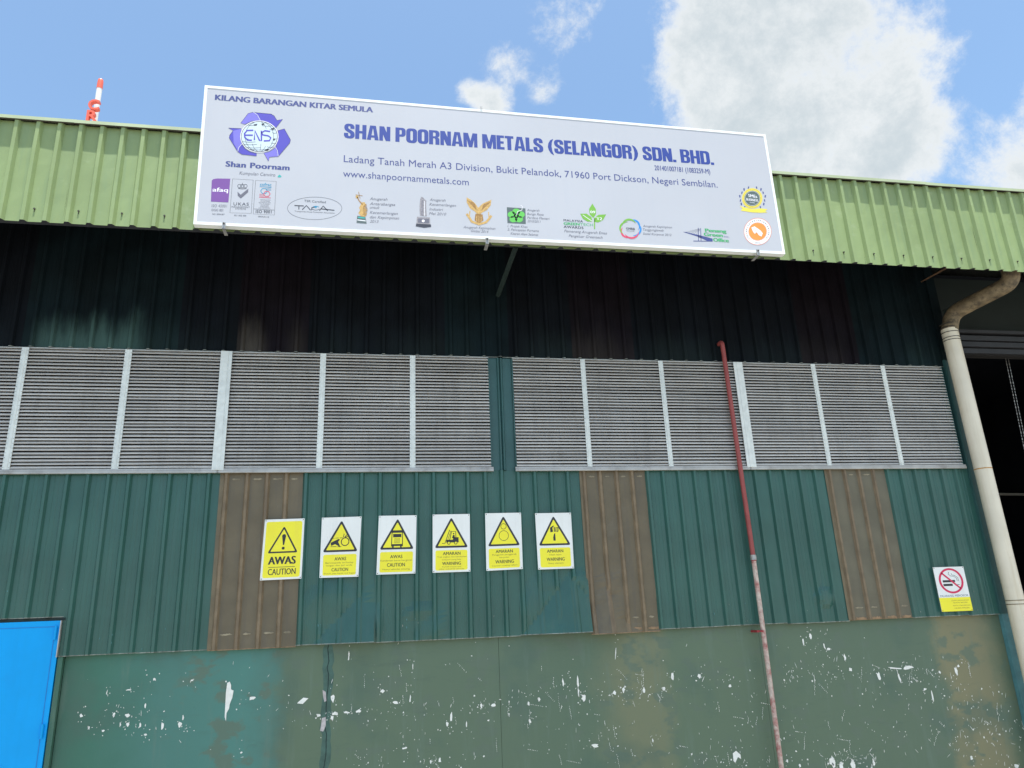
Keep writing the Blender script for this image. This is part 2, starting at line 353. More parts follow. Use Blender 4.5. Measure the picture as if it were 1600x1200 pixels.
# ------------------------------------------------------------------ warehouse
WH = thing('warehouse', 'green metal clad factory wall with louvre bands under a light green fascia', 'warehouse')
def sheet(xa, xb, ribs, z0, z1, y, mpan, mrib=None, base=.030, top=.013, h=.032, rows=6, stiff=True, dents=(), wob=.0012, flare=None, slope=0.0, edge=True, edgemat=None, fine=False, parent=WH, name='cladding_sheet', seed=0):
    """one profiled sheet: pans, trapezoidal ribs and small stiffeners; dents = (x, z, rx, rz, depth)"""
    rnd = random.Random(seed*31+int((xa+9)*100)); prof = [(xa, 0, 0)]
    rs = [r for r in ribs if xa-.001 <= r-base*.3 and r+base*.3 <= xb+.001]
    bounds = []
    for r in rs: bounds += [(r-base, 0, 0), (r-top, h, 1), (r+top, h, 1), (r+base, 0, 1)]
    allx = sorted(rs); edges = [xa]+allx+[xb]
    if stiff:
        for a, b in zip(edges[:-1], edges[1:]):
            a2 = a+base; b2 = b-base
            if b2-a2 > .09:
                ks = (.35, .65) if not fine else (.14, .28, .42, .57, .72, .86)
                for k in ks:
                    cx = a2+(b2-a2)*k; hw = .006 if not fine else .0045; hh = .0022 if not fine else .0016
                    bounds += [(cx-hw, 0, 0), (cx, hh, 0), (cx+hw, 0, 0)]
    bounds = sorted(bounds)
    bounds = [q for q in bounds if xa+.0005 < q[0] < xb-.0005]
    prof += bounds + [(xb, 0, 0)]
    mb = MB(); nr = rows; W = len(prof)
    ph = [rnd.uniform(0, 6.28) for _ in range(6)]
    zs = [z0+(z1-z0)*k/nr for k in range(nr+1)]
    if edge: zs = [z0, z0+.007]+zs[1:]
    for z in zs:
        for (x, d, _) in prof:
            dd = d + wob*math.sin(z*5.1+ph[0]+x*9)*math.sin(x*4+ph[1]) + wob*.6*math.sin(z*13+ph[2]+x*23)
            for (dx, dz, rx, rz, dep) in dents:
                q = ((x-dx)/rx)**2+((z-dz)/rz)**2
                if q < 1:
                    j = abs(math.sin(x*4.2+z*4+ph[3]))+abs(math.sin(x*3-z*5.5+ph[4]))-.9
                    dd += -(d*.6 if d > .01 else 0)*(1-q) + (dep*.4+max(0, j)*(.012 if flare else .03))*min(1, (1-q)*1.8)
            if flare:
                fx, fz, fs, fo = flare; zt_ = fz-fs*abs(x-fx)
                if z < zt_: dd = dd*.6+fo*(zt_-z)/max(.05, fz-z0)
            mb.v.append((x, y-max(dd, -.010) if dents else y-dd, z+slope*x))
    pm, rm = mb.mi(mpan), mb.mi(mrib or mpan); em = mb.mi(edgemat or M['edge'])
    for k in range(len(zs)-1):
        for j in range(W-1):
            a = k*W+j; mb.f.append((a, a+1, a+W+1, a+W))
            inrib = prof[j][1] > .01 or prof[j+1][1] > .01
            mb.m.append(em if (edge and k == 0) else (rm if inrib else pm))
    return mb.build(name, parent)

lower = [-3.558-.189*k for k in range(9, 0, -1)] + [-3.558, -3.372, -3.183, -2.998, -2.808, -2.619, -2.429, -2.237, -2.045, -1.857, -1.668,
         -1.50, -1.296, -1.098, -.907, -.709, -.521, -.332, -.139, .053, .244, .435, .618, .801, .987, 1.177, 1.360, 1.543, 1.729, 1.914, 2.102,
         2.290, 2.476, 2.667, 2.850, 3.035, 3.219, 3.408, 3.600, 3.785, 3.975, 4.162, 4.350, 4.535, 4.727, 4.920, 5.115, 5.306, 5.504, 5.694, 5.884, 6.075, 6.262, 6.450, 6.637, 6.822, 7.012]
upper = [-3.710+.1890*k for k in range(-8, 62)]
ZB, ZS, ZT, ZU = ZO-.165, ZO+1.562, ZO+2.868, ZO+4.60        # cladding foot, sill, louvre head, top
DOORX = -2.868; DOORZ = ZO+.19
# lower band: each sheet about four ribs wide, skylight sheets lap over their neighbours
brk = [-5.3, -4.46, -3.70, -2.96, -2.20, -1.545, -.752, .01, .76, 1.50, 2.257, 3.005, 3.75, 4.50, 5.262, 6.036, 6.79, 7.20]
FL = {6: (-.10, ZO+.34, 1.0, .11), 9: (2.05, ZO+.44, 1.1, .12), 10: (2.44, ZO+.32, 1.7, .12)}
for i, (a, b) in enumerate(zip(brk[:-1], brk[1:])):
    sky_ = i in (5, 10, 14)
    dn = []
    if i == 6: dn = [(-.42, ZO+.12, .34, .34, .018), (-.02, ZO+.0, .10, .45, .02)]
    if i == 7: dn = [(.02, ZO+.05, .09, .5, .018), (.5, ZO+.0, .25, .2, .006)]
    if i == 9: dn = [(1.78, ZO+.10, .30, .36, .03), (2.15, ZO+.2, .16, .30, .02), (1.95, ZO-.10, .25, .16, -.012)]
    if i == 10: dn = [(2.50, ZO+.10, .2, .36, .035), (2.44, ZO-.10, .16, .14, -.02)]
    if i == 13: dn = [(5.0, ZO+.1, .12, .12, .008)]
    z0 = ZB+.006*math.sin(i*2.3); r = 36 if dn else 6
    if sky_:
        o = sheet(a-.012, b+.012, lower, z0-(.014 if i == 10 else .002), ZS, -.004, M['skyl_o'] if i == 14 else M['skyl'], M['skyl_rib'], base=.028, top=.012, h=.028, rows=r, stiff=False, dents=dn, flare=FL.get(i), wob=.003, name='skylight_sheet', edgemat=M['rust_smear'], seed=i)
        lab(o, {5: 'brown fibreglass sheet behind the first caution sign', 10: 'brown fibreglass sheet crumpled at its foot', 14: 'brown fibreglass sheet right of the red pipe'}[i])
        # yellowed lap edge on the left
        q = MB(); q.quad([(a-.018, -.0085, z0+.004), (a+.036, -.0085, z0+.004), (a+.036, -.0085, ZS-.002), (a-.018, -.0085, ZS-.002)], M['skyl_lap']); q.build('lap_strip', o)
        # dried sealant along the purlin lines
        sm = MB(); rr = random.Random(i)
        for zc, hh, mm in ((ZS-.075, .02, M['smear']), (ZB+.135, .022, M['smear'])) + (((ZB+.02, .034, M['rust_smear']),) if i != 5 else ()):
            ribs_ = [x for x in lower if a < x < b]+[b+.03]
            for xa_, xb_ in zip(ribs_[:-1], ribs_[1:]):
                if rr.random() < .12: continue
                if i == 10 and zc < ZO and xb_ < 2.7: continue
                x0, x1 = xa_+.038+rr.uniform(0, .02), min(xb_-.038-rr.uniform(0, .04), b+.008)
                if mm is M['rust_smear']: x0, x1 = xa_+.036, min(xb_-.036, b+.008)
                n = 9; top_ = []; bot = []
                for k in range(n+1):
                    x = x0+(x1-x0)*k/n; ed = min(1, k/2, (n-k)/2) if mm is M['smear'] else 1
                    top_.append((x, -.0085, zc+hh*.5*ed*rr.uniform(.4, 1.1))); bot.append((x, -.0085, zc-hh*.5*ed*rr.uniform(.4, 1.1)))
                for k in range(n): sm.quad([bot[k], bot[k+1], top_[k+1], top_[k]], mm)
        sm.build('sealant_smear', o)['kind'] = 'stuff'
    elif b <= DOORX-.0: sheet(a, b, lower, DOORZ, ZS, 0, M['teal'], seed=i, rows=r)
    elif a < DOORX < b:
        sheet(a, DOORX, lower, DOORZ, ZS, 0, M['teal'], seed=i, rows=r); sheet(DOORX, b, lower, z0, ZS, 0, M['teal'], seed=i, rows=8)
    else: sheet(a, b, lower, z0, ZS, 0, M['teal'], seed=i, rows=r, dents=dn, flare=FL.get(i), fine=(6 <= i <= 9))
# strip of cladding between the two louvre bands
XM0, XM1 = 1.262, 1.518
sheet(XM0, XM1, [1.362, 1.398], ZS, ZT, -.002, M['teal_dark'], rows=6, base=.018, top=.006, h=.022, edge=False, seed=40)
# upper band
ub = [-5.3, -4.46, -3.62, -2.86, -2.10, -1.50, -.752, .01, .76, 1.50, 2.257, 3.02, 3.75, 4.50, 5.20, 6.0, 6.62, 7.20]
for i, (a, b) in enumerate(zip(ub[:-1], ub[1:])):
    brown = i in (5, 10, 14)
    o = sheet(a, b, upper, ZT+.012, ZU, 0 if not brown else -.004, M['soot_shade_b'] if brown else (M['soot_shade_t'] if i in (2, 3, 8, 15, 16) else M['soot']), rows=6, edgemat=M['edge'], seed=60+i, name='skylight_sheet' if brown else 'cladding_sheet')
    if brown: lab(o, {5: 'sooty skylight sheet with canopy shade in its colour near the left under the signboard', 10: 'sooty skylight sheet with canopy shade in its colour right of the centre strip', 14: 'sooty skylight sheet with canopy shade in its colour above the right louvre'}[i])
# ------------------------------------------------------------------ louvre windows (slats run through three bays)
SN = 35; SP = (ZT-ZS-.045)/SN
def slat_mesh(L, seed):
    mb = MB(); rr_ = random.Random(seed); n = max(2, int(L/.4)); H = SP
    # profile (outward, up): hooked top, inclined blade, vertical drip lip
    pr = [(.012, H*.90), (.018, H*.80), (.028, H*.60), (.036, H*.36), (.0385, H*.12), (.037, H*.09)]
    dz = [rr_.uniform(-.0014, .0014) for _ in range(n+1)]; dy = [rr_.uniform(-.0015, .0015) for _ in range(n+1)]
    for k in range(n+1):
        for (d, z) in pr: mb.v.append((L*k/n, -d+dy[k], z+dz[k]))
    W = len(pr); ai = mb.mi(M['alu'])
    for k in range(n):
        for j in range(W-1):
            a = k*W+j; mb.f.append((a, a+W, a+W+1, a+1)); mb.m.append(ai)
    return mb.mesh('slat')
def louvre(x0, x1, mulls, label, sag=0.0):
    fr = MB()
    fr.quad([(x0, .05, ZS), (x1, .05, ZS), (x1, .05, ZT+.01), (x0, .05, ZT+.01)], M['black'])
    fr.box(x0, x0+.010, -.030, .05, ZS+.03, ZT, M['teal_dark']); fr.box(x1-.010, x1, -.030, .05, ZS+.03, ZT, M['teal_dark'])
    fr.box(x0, x1, -.030, .05, ZT-.006, ZT+.004, M['sill'])
    w_ = fr.build('louvre_window', WH); lab(w_, label)
    vs = [slat_mesh(x1-x0-.024, int(x0*10)+k) for k in range(5)]
    for k in range(SN):
        o = link('slat', vs[k % 5], w_); o.location = (x0+.012, 0, ZS+.036+k*SP); o.rotation_euler = (random.uniform(-.018, .018), random.uniform(-.0008, .0008), 0)
    for (mx_, hw) in mulls:
        mb = MB(); mb.box(mx_-hw, mx_+hw, -.046, -.037, ZS+.018, ZT-.002, M['mull'])
        mb.box(mx_-hw*.35, mx_+hw*.35, -.050, -.0462, ZS+.02, ZT-.004, M['mull'])
        for k in range(26):                                            # rivets down both edges
            z = ZS+.05+k*(ZT-ZS-.09)/25
            for s_ in (-1, 1): mb.box(mx_+s_*hw*.8-.003, mx_+s_*hw*.8+.003, -.049, -.0462, z-.003, z+.003, M['steel'])
        mb.build('mullion', w_)
    si = MB(); zl = ZS-.004
    si.v += []; pts = [(-.034, ZS+.036), (-.052, ZS+.030), (-.055, ZS+.012), (-.058, ZS+.008), (-.060, zl-.010), (-.050, zl-.014)]
    for (ya, za), (yb, zb) in zip(pts[:-1], pts[1:]): si.quad([(x0-.01, ya, za), (x1+.01, ya, za+sag), (x1+.01, yb, zb+sag), (x0-.01, yb, zb)], M['sill'])
    si.build('sill', w_)
    return w_
mw = lambda x, y0=643: P(x, y0).x
louvre(-5.3, -1.585, [(-3.552, .034), (-2.566, .034)], 'leftmost louvre window, cut by the left edge of the photo')
wl2 = louvre(-1.583, 1.258, [(-.580, .031), (.393, .030)], 'louvre window between the wide mullion and the centre strip')
louvre(1.520, 4.285, [(2.361, .028), (3.320, .028)], 'louvre window crossed at its right end by the red pipe')
louvre(4.287, 7.135, [(5.309, .029), (6.273, .029)], 'rightmost louvre window beside the downpipe')
for X_, nm in ((-1.585, 'wide joint mullion left'), (4.303, 'wide joint mullion beside the red pipe')):
    mb = MB(); mb.box(X_-.058, X_+.058, -.060, -.0505, ZS+.012, ZT-.002, M['mull']); mb.box(X_-.02, X_+.02, -.064, -.0603, ZS+.014, ZT-.004, M['mull'])
    lab(mb.build('joint_mullion', WH), nm)
# ------------------------------------------------------------------ plinth wall, split at its joints
pj = [DOORX+.045, P(510, 1100).x, P(783, 1100).x, P(1203, 1100).x, 7.215]
for a, b in zip(pj[:-1], pj[1:]):
    mb = MB(); mb.box(a+.0015, b-.0015, .045, .25, 0, ZB+.05, M['plinth']); mb.build('wall_panel', WH)
mb = MB(); mb.box(pj[0]-.02, pj[-1]-.01, .12, .24, 0, ZB+.08, M['crack']); mb.build('wall_core', WH)
mb = MB(); x_ = pj[1]; rr = random.Random(3)     # ragged repaired crack
zz = 0.0; L_ = []
while zz < ZB: L_.append((zz, rr.uniform(.028, .055), rr.uniform(-.01, .01))); zz += .06
L_.append((ZB, .035, 0))
M['patch'] = mat('dark_teal_repair_paint', (.058, .130, .108), .6, 0, .2, 12)
for (za, wa, oa), (zb, wb, ob) in zip(L_[:-1], L_[1:]): mb.quad([(x_-wa+oa, .0435, za), (x_+wa+oa, .0435, za), (x_+wb+ob, .0435, zb), (x_-wb+ob, .0435, zb)], M['patch'])
for (za, wa, oa), (zb, wb, ob) in zip(L_[:-1], L_[1:]): mb.quad([(x_-.004+oa, .0425, za), (x_+.004+oa, .0425, za), (x_+.003+ob, .0425, zb), (x_-.003+ob, .0425, zb)], M['crack'])
lab(mb.build('repaired_crack', WH), 'dark teal repaired crack down the plinth wall')
# ---- paint chips
def blob(mb, cx, cz, rx, rz, m, y=.041, rnd=random, ang=0., n=9):
    pts = []
    for k in range(n):
        t = 2*math.pi*k/n; r = rnd.uniform(.45, 1.0); x = math.cos(t)*rx*r; z = math.sin(t)*rz*r
        pts.append((cx+x*math.cos(ang)-z*math.sin(ang), y, cz+x*math.sin(ang)+z*math.cos(ang)))
    c0 = (cx, y, cz)
    for k in range(n): mb.quad([c0, pts[k], pts[(k+1) % n]], m)
chips = MB(); rc = random.Random(21)
def chip_px(x, y, wpx, hpx, m=None, ang=0, n=11):
    p = P(x, y, .041); s_ = (p-EYE).length/FPX
    blob(chips, p.x, p.z, wpx*.5*s_*.9, hpx*.5*s_*1.0, m or M['chip'], .041, rc, ang, n)
def trace_px(pts, m, y=.041):
    w3 = [P(px, py, y) for px, py in pts]
    for t in tessellate_polygon([[Vector((p.x, p.z, 0)) for p in w3]]): chips.quad([tuple(w3[k]) for k in t], m)
trace_px([(355, 1067), (359, 1065), (361, 1070), (361, 1077), (365, 1079), (363, 1090), (359, 1100), (358, 1107), (354, 1114), (353, 1127), (351, 1120), (352, 1100), (353, 1082)], M['chip'])
trace_px([(504, 1078), (509, 1081), (510, 1095), (507, 1097), (505, 1089)], M['chip_grey'])
trace_px([(503, 1122), (509, 1120), (509, 1134), (505, 1143), (500, 1142), (502, 1131)], M['chip_grey'])
trace_px([(467, 1096), (474, 1090), (482, 1091), (478, 1095), (473, 1100), (464, 1099)], M['chip'])
trace_px([(1145, 1177), (1150, 1173), (1157, 1179), (1158, 1186), (1153, 1183), (1149, 1192), (1146, 1189)], M['chip'])
big = [(498, 1118, 7, 6), (520, 1092, 8, 12), (524, 1115, 14, 6), (541, 1113, 12, 4), (560, 1111, 12, 6), (519, 1122, 5, 10), (641, 1092, 3, 16), (598, 1080, 8, 6), (618, 1098, 12, 5), (705, 1120, 4, 20), (699, 1132, 6, 8), (752, 1103, 5, 9), (771, 1102, 11, 6),
       (880, 1066, 5, 13), (903, 1066, 5, 22), (904, 1082, 4, 14), (912, 1090, 10, 12), (960, 1082, 9, 8), (974, 1078, 5, 10), (1006, 1078, 5, 9), (1037, 1076, 6, 7), (1051, 1057, 6, 14), (1093, 1056, 8, 8), (1141, 1072, 7, 5), (930, 1165, 14, 6), (962, 1020, 2, 20), (1266, 994, 7, 9),
       (1320, 1027, 5, 12), (1329, 1046, 8, 6), (1373, 1056, 7, 12), (1398, 1044, 26, 3), (1420, 1043, 20, 6), (1405, 1058, 4, 18), (1468, 1050, 4, 6), (1494, 1048, 8, 14), (1445, 1077, 7, 4), (1457, 1088, 3, 16), (1300, 1190, 14, 18), (1315, 1196, 8, 14), (1332, 1195, 10, 14),
       (1365, 1192, 5, 12), (1518, 1184, 6, 5), (1588, 1197, 9, 8), (1250, 1196, 5, 8), (1230, 1189, 5, 5), (127, 1118, 6, 5), (199, 1118, 10, 6), (227, 1102, 3, 8), (178, 1117, 4, 7), (219, 1133, 4, 8), (254, 1134, 5, 13), (281, 1132, 7, 10), (286, 1122, 3, 9), (188, 1132, 3, 7), (200, 1132, 6, 8), (202, 1078, 8, 2),
       (167, 1082, 2, 8), (300, 1063, 5, 3), (241, 1061, 6, 4), (394, 1091, 12, 6), (377, 1176, 4, 4), (228, 1148, 4, 4), (139, 1137, 3, 6), (161, 1142, 6, 3), (1288, 1010, 3, 12), (1295, 1014, 8, 4), (1255, 1003, 3, 12), (673, 1190, 5, 7), (687, 1188, 5, 9), (632, 1169, 10, 3), (729, 1131, 3, 10), (1020, 1157, 3, 8), (828, 1127, 5, 8), (826, 1100, 4, 8), (842, 1093, 6, 6), (545, 1025, 3, 18), (645, 1042, 2, 14)]
for x, y, a, b in big:
    chip_px(x, y, a, b, ang=rc.uniform(-.2, .2))
    for _ in range(5): chip_px(x+rc.gauss(0, a*.9+4), y+rc.gauss(0, b*.7+5), rc.uniform(.8, 2.2), rc.uniform(.8, 2.6))
def cluster(x0, x1, y, sy, n, smax=3.0, ybow=0):
    n = int(n*.8)
    for _ in range(n):
        x = rc.uniform(x0, x1); yy_ = rc.gauss(y, sy)
        if yy_ < 1000 and x < 700: continue
        if x > 1570+(yy_-1000)*.25: continue
        s_ = rc.expovariate(1.4)+.7; s_ = min(s_, smax)
        if rc.random() < .45: chip_px(x, yy_, rc.uniform(.5, 1.1), s_*rc.uniform(1.8, 4.5), ang=rc.gauss(0, .45), n=6)
        else: chip_px(x, yy_, s_*rc.uniform(.8, 1.3), s_*rc.uniform(.8, 1.4), ang=rc.uniform(0, 3), n=7)
cluster(150, 300, 1122, 20, 26); cluster(300, 430, 1090, 35, 14); cluster(420, 520, 1118, 16, 26); cluster(560, 800, 1105, 9, 62, 4); cluster(540, 760, 1185, 12, 52, 2.8)
cluster(560, 700, 1130, 18, 20); cluster(800, 1060, 1083, 9, 85, 3.5); cluster(1040, 1200, 1070, 16, 45, 3); cluster(810, 1180, 1160, 22, 85, 3); cluster(1070, 1200, 1185, 10, 70, 2.6); cluster(1220, 1320, 1052, 10, 70, 4); cluster(1210, 1300, 1015, 18, 14)
cluster(1340, 1520, 1055, 12, 70, 4); cluster(1340, 1520, 1080, 16, 35); cluster(1215, 1600, 1155, 26, 130, 3); cluster(1290, 1370, 1188, 8, 95, 6); cluster(1470, 1580, 1090, 36, 55, 3); cluster(1480, 1600, 1150, 20, 70, 3); cluster(420, 1560, 1080, 60, 90, 2.4)
for _ in range(70):                                                   # long scratches, made of short broken dashes
    x = rc.uniform(540, 1560); y = rc.uniform(1030, 1190); an = rc.choice((0, 0, .2, -.3, .8, 1.4)); n_ = rc.randint(3, 9)
    for k in range(n_): chip_px(x+math.sin(an)*k*2.6+rc.gauss(0, .4), y+math.cos(an)*k*2.8, rc.uniform(.6, 1.3), rc.uniform(1.5, 3.2), ang=-an, n=5)
co = chips.build('paint_chips', WH); co['kind'] = 'stuff'; co['label'] = 'white paint chips and scratches on the green plinth wall'
# scuffs on the cladding: small nicks on ribs
nick = MB(); rn = random.Random(77)
for _ in range(150):
    x = rn.choice(lower)+rn.choice((-.012, .0, .012, .05, .09)); z = ZB+abs(rn.gauss(0, .28))+.02
    if x < -2.8 and z < DOORZ+.05 or x > 7.1 or any(a-.05 < x < b+.05 for a, b in ((-1.545, -.752), (2.257, 3.005), (5.262, 6.036))): continue
    on = min(abs(x-r) for r in lower) < .014
    blob(nick, x, z, rn.uniform(.002, .006), rn.uniform(.004, .018), rn.choice((M['edge'], M['jamb'], M['jamb'])), -.0305 if on else -.0065, rn, 0, 6)
nick.build('cladding_scuffs', WH)['kind'] = 'stuff'

# ------------------------------------------------------------------ blue door
dr = MB(); dr.box(-4.4, DOORX-.012, -.010, .03, .02, DOORZ-.03, M['door']); door = dr.build('door', WH); lab(door, 'bright azure blue steel door at the lower left')
mb = MB()
mb.box(DOORX-.060, DOORX-.054, -.0125, -.0101, .05, DOORZ-.08, M['door_line']); mb.box(-4.35, DOORX-.054, -.0125, -.0101, DOORZ-.086, DOORZ-.080, M['door_line']); mb.build('door_seam', door)
for zc in (DOORZ-.14, DOORZ-.98):
    mb = MB(); mb.tube([(DOORX-.045, -.024, zc-.06), (DOORX-.045, -.024, zc+.06)], .012, M['door'], 10); mb.box(DOORX-.056, DOORX-.040, -.020, -.0101, zc-.05, zc+.05, M['door_line']); mb.build('hinge', door, True)
mb = MB(); mb.box(-4.4, DOORX+.02, -.004, .04, DOORZ-.028, DOORZ-.004, M['crack']); mb.box(DOORX-.010, DOORX-.002, -.034, .04, ZB, DOORZ-.03, M['sill']); mb.build('door_frame', WH)
mb = MB(); mb.box(DOORX-.001, DOORX+.042, -.003, .05, 0, ZB+.0, M['plinth']); mb.build('door_reveal', WH)
mb = MB(); mb.box(-6, -4.405, .045, .22, 0, DOORZ, M['plinth']); mb.build('wall_panel', WH)

# ------------------------------------------------------------------ fascia, ridge cap, canopy
FY = -1.12; FP = .1911; FX0 = -3.271; SL = -.0026
fribs = [FX0+FP*k for k in range(-12, 64)]
FZ0, FZ1 = ZO+3.718, ZO+4.80
k = -10
while fribs[k+12] < 8.4:
    a = fribs[k+12]-.045; b = a+FP*4
    o = sheet(a, b, fribs, FZ0, FZ1, FY, M['fascia'], rows=7, base=.036, top=.016, h=.037, stiff=False, slope=SL, wob=.0016, name='fascia_sheet', seed=90+k, edgemat=M['fascia'])
    for rr_ in (0, 2):
        x = fribs[k+12+rr_]+FP*.42; mb = MB(); z = FZ0+.135+SL*x
        mb.tube([(x, FY-.001, z), (x, FY-.012, z)], .009, M['ring'], 6); mb.box(x-.0025, x+.0025, FY-.0022, FY-.0012, z-.03, z, M['ring']); mb.build('screw', o)
    k += 4
cp = -5.3; rr = random.Random(9)
while cp < 8.6:                                                       # ridge cap in lapped lengths
    e_ = cp+2.35; mb = MB(); dz = rr.uniform(-.004, .004); dz2 = rr.uniform(-.004, .004)
    A = lambda x, y, z, d: (x, y, z+SL*x+d)
    yo = FY-.050; pr = [(FY+.35, FZ1+.075), (yo, FZ1+.036), (yo-.003, FZ1-.002), (yo+.012, FZ1-.008), (FY-.02, FZ1+.016)]
    for j, ((ya, za), (yb, zb)) in enumerate(zip(pr[:-1], pr[1:])):
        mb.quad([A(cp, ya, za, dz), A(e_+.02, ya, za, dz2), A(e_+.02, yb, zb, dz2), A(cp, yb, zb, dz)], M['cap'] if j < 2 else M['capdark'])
    mb.build('ridge_cap', WH); cp = e_
mb = MB(); ZG = FZ1+.03
mb.quad([(-8, FY+.35, ZG+.05), (14, FY+.35, ZG+.05), (14, 18, ZG-.4), (-8, 18, ZG-.4)], M['roof']); mb.build('roof', WH)
mb = MB(); mb.quad([(-8, FY+.03, ZG-.01), (14, FY+.03, ZG-.01), (14, FY+.03, FZ0+.05), (-8, FY+.03, FZ0+.05)], M['black']); mb.build('fascia_backing', WH)
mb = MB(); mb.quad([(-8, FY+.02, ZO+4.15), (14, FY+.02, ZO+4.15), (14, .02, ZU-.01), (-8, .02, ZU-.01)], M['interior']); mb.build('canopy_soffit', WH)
mb = MB(); mb.box(-8, 14, FY+.03, FY+.22, FZ0+.10, FZ0+.30, M['shutter']); mb.build('gutter', WH)
# outer ends of the building, dark hall behind the shutter opening
mb = MB()
mb.box(-8, -5.3, 0, .2, 0, ZU, M['teal']); mb.build('end_wall', WH)
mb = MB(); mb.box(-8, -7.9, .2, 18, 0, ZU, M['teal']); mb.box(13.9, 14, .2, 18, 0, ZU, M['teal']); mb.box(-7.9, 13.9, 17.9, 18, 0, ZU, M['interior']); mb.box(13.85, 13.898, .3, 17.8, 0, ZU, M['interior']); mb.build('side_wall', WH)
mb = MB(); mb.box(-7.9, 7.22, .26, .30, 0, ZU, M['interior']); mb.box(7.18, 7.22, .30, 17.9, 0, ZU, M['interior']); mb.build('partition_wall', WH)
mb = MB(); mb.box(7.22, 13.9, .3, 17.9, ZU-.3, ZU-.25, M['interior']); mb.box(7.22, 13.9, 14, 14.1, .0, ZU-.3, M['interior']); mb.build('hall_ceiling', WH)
mb = MB(); mb.box(11.6, 14, 0, .2, 0, ZU, M['teal']); mb.build('end_wall', WH)
mb = MB(); mb.box(7.222, 11.6, .30, .34, ZO+3.48, ZU-.30, M['grey_green']); mb.build('lintel_board', WH)
hood = MB()
for zz_, dy, hh in ((3.46, .10, .05), (3.385, .12, .075), (3.30, .13, .075), (3.215, .16, .075)):
    hood.box(7.24, 11.6, dy, dy+.12, ZO+zz_-hh+.004, ZO+zz_-.004, M['shutter'])
hood.box(7.24, 11.6, .2, .32, ZO+3.13, ZO+3.50, M['black'])
lab(hood.build('shutter_hood', WH), 'ribbed grey roller shutter hood over the dark opening')
# corner flashing and jamb
mb = MB(); mb.box(7.19, 7.33, -.012, .20, ZB-.0, ZT+.1, M['teal_dark']); mb.box(7.19, 7.21, -.030, -.0121, ZB, ZT+.1, M['teal_dark']); mb.box(7.19, 7.33, -.012, .20, ZT+.102, ZU, M['soot_shade_t']); mb.box(7.19, 7.21, -.030, -.0121, ZT+.102, ZU, M['soot_shade_t']); lab(mb.build('corner_flashing', WH), 'dark teal corner flashing beside the downpipe')  # upper length sooty, with canopy shade painted into its colour
mb = MB(); pts = [(7.217, 7.26), (7.217, 7.285), (7.217, 7.27), (7.217, 7.30), (7.217, 7.28), (7.217, 7.29), (7.217, 7.28)]
for j in range(6): 
    za, zb = ZB*j/6, ZB*(j+1)/6-.0
    mb.quad([(pts[j][0], -.004, za), (pts[j][1]+.03, -.004, za), (pts[j+1][1]+.03, -.004, zb), (pts[j+1][0], -.004, zb)], M['jamb'])
mb.box(7.217, 7.33, -.002, .2, 0, ZB-.003, M['jamb'])
mb.build('jamb_strip', WH)
# canopy struts
def strut(a, b, wd, m, nm='canopy_strut'):
    mb = MB(); a = Vector(a); b = Vector(b); mb.tube([a, b], wd, m, 4); return mb.build(nm, WH)
M['strut'] = mat('dark_green_steel', (.012, .028, .026), .7)  # one even, very dark green
a_ = P(806, 386, -1.05); b_ = P(778, 462, -.03); strut(a_, b_, .028, M['strut']); 
strut(P(1480, 418, -1.0), P(1440, 440, -.05), .012, M['rust']); strut(P(1592, 425, -1.0), P(1474, 488, -.02), .025, M['strut'])
# hall clutter seen through the opening
mb = MB(); mb.tube([P(1552, 772, 6), P(1640, 773, 6)], .03, M['alu'], 8); lab(mb.build('rail', WH), 'thin pale rail across the dark hall opening')
mb = MB(); mb.tube([P(1500, 830, 9), P(1640, 770, 9)], .03, M['shutter'], 6); mb.build('rail', WH)

for (xa, ya, xb, yb, dy) in ((1500, 600, 1640, 585, 9), (1500, 660, 1640, 640, 11), (1520, 560, 1640, 690, 10), (1530, 700, 1640, 705, 9)):
    mb = MB(); mb.tube([P(xa, ya, dy), P(xb, yb, dy)], .05, M['shutter'], 6); mb.build('roof_truss', WH)
# ------------------------------------------------------------------ company signboard
SB = thing('signboard', 'wide pale company signboard with blue lettering fixed over the fascia', 'signboard')
SY = -1.25
TL, TR, BR, BL = [P(x, y, SY) for x, y in ((320, 133), (1196, 210), (1227, 397), (302, 350))]
ins = .028
def q4(i):
    c = (TL+TR+BR+BL)/4
    return [Vector((p.x+(i if p.x < c.x else -i), SY, p.z+(i if p.z < c.z else -i))) for p in (BL, BR, TR, TL)]
o4, i4 = q4(0), q4(ins)
mb = MB(); f = M['panel']
mb.quad([(p.x, SY+.003, p.z) for p in i4], f); mb.quad([(p.x, SY+.07, p.z) for p in reversed(o4)], M['steel']); mb.build('panel', SB)
fr = MB()
for j in range(4):
    a, b, c, d = o4[j], o4[(j+1) % 4], i4[(j+1) % 4], i4[j]
    fr.quad([a, b, c, d], M['frame']); fr.quad([c, d, (d.x, SY+.003, d.z), (c.x, SY+.003, c.z)], M['frame'])
    fr.quad([b, a, (a.x, SY+.07, a.z), (b.x, SY+.07, b.z)], M['frame'])
fr.build('frame', SB)
for x, y in ((350, 353), (761, 377), (1184, 395)):
    p = P(x, y, SY); mb = MB(); mb.box(p.x-.016, p.x+.016, SY-.012, SY-.002, p.z-.03, p.z+.035, M['steel']); mb.box(p.x-.016, p.x+.016, SY-.012, SY+.13, p.z-.034, p.z-.0302, M['steel'])
    mb.tube([(p.x, SY-.012, p.z+.018), (p.x, SY-.022, p.z+.018)], .009, M['ring'], 8); mb.build('clip', SB)
p = P(752, 169, SY); mb = MB(); mb.box(p.x-.012, p.x+.012, SY-.006, SY-.002, p.z-.01, p.z+.022, M['steel']); mb.build('clip', SB)
mb = MB()
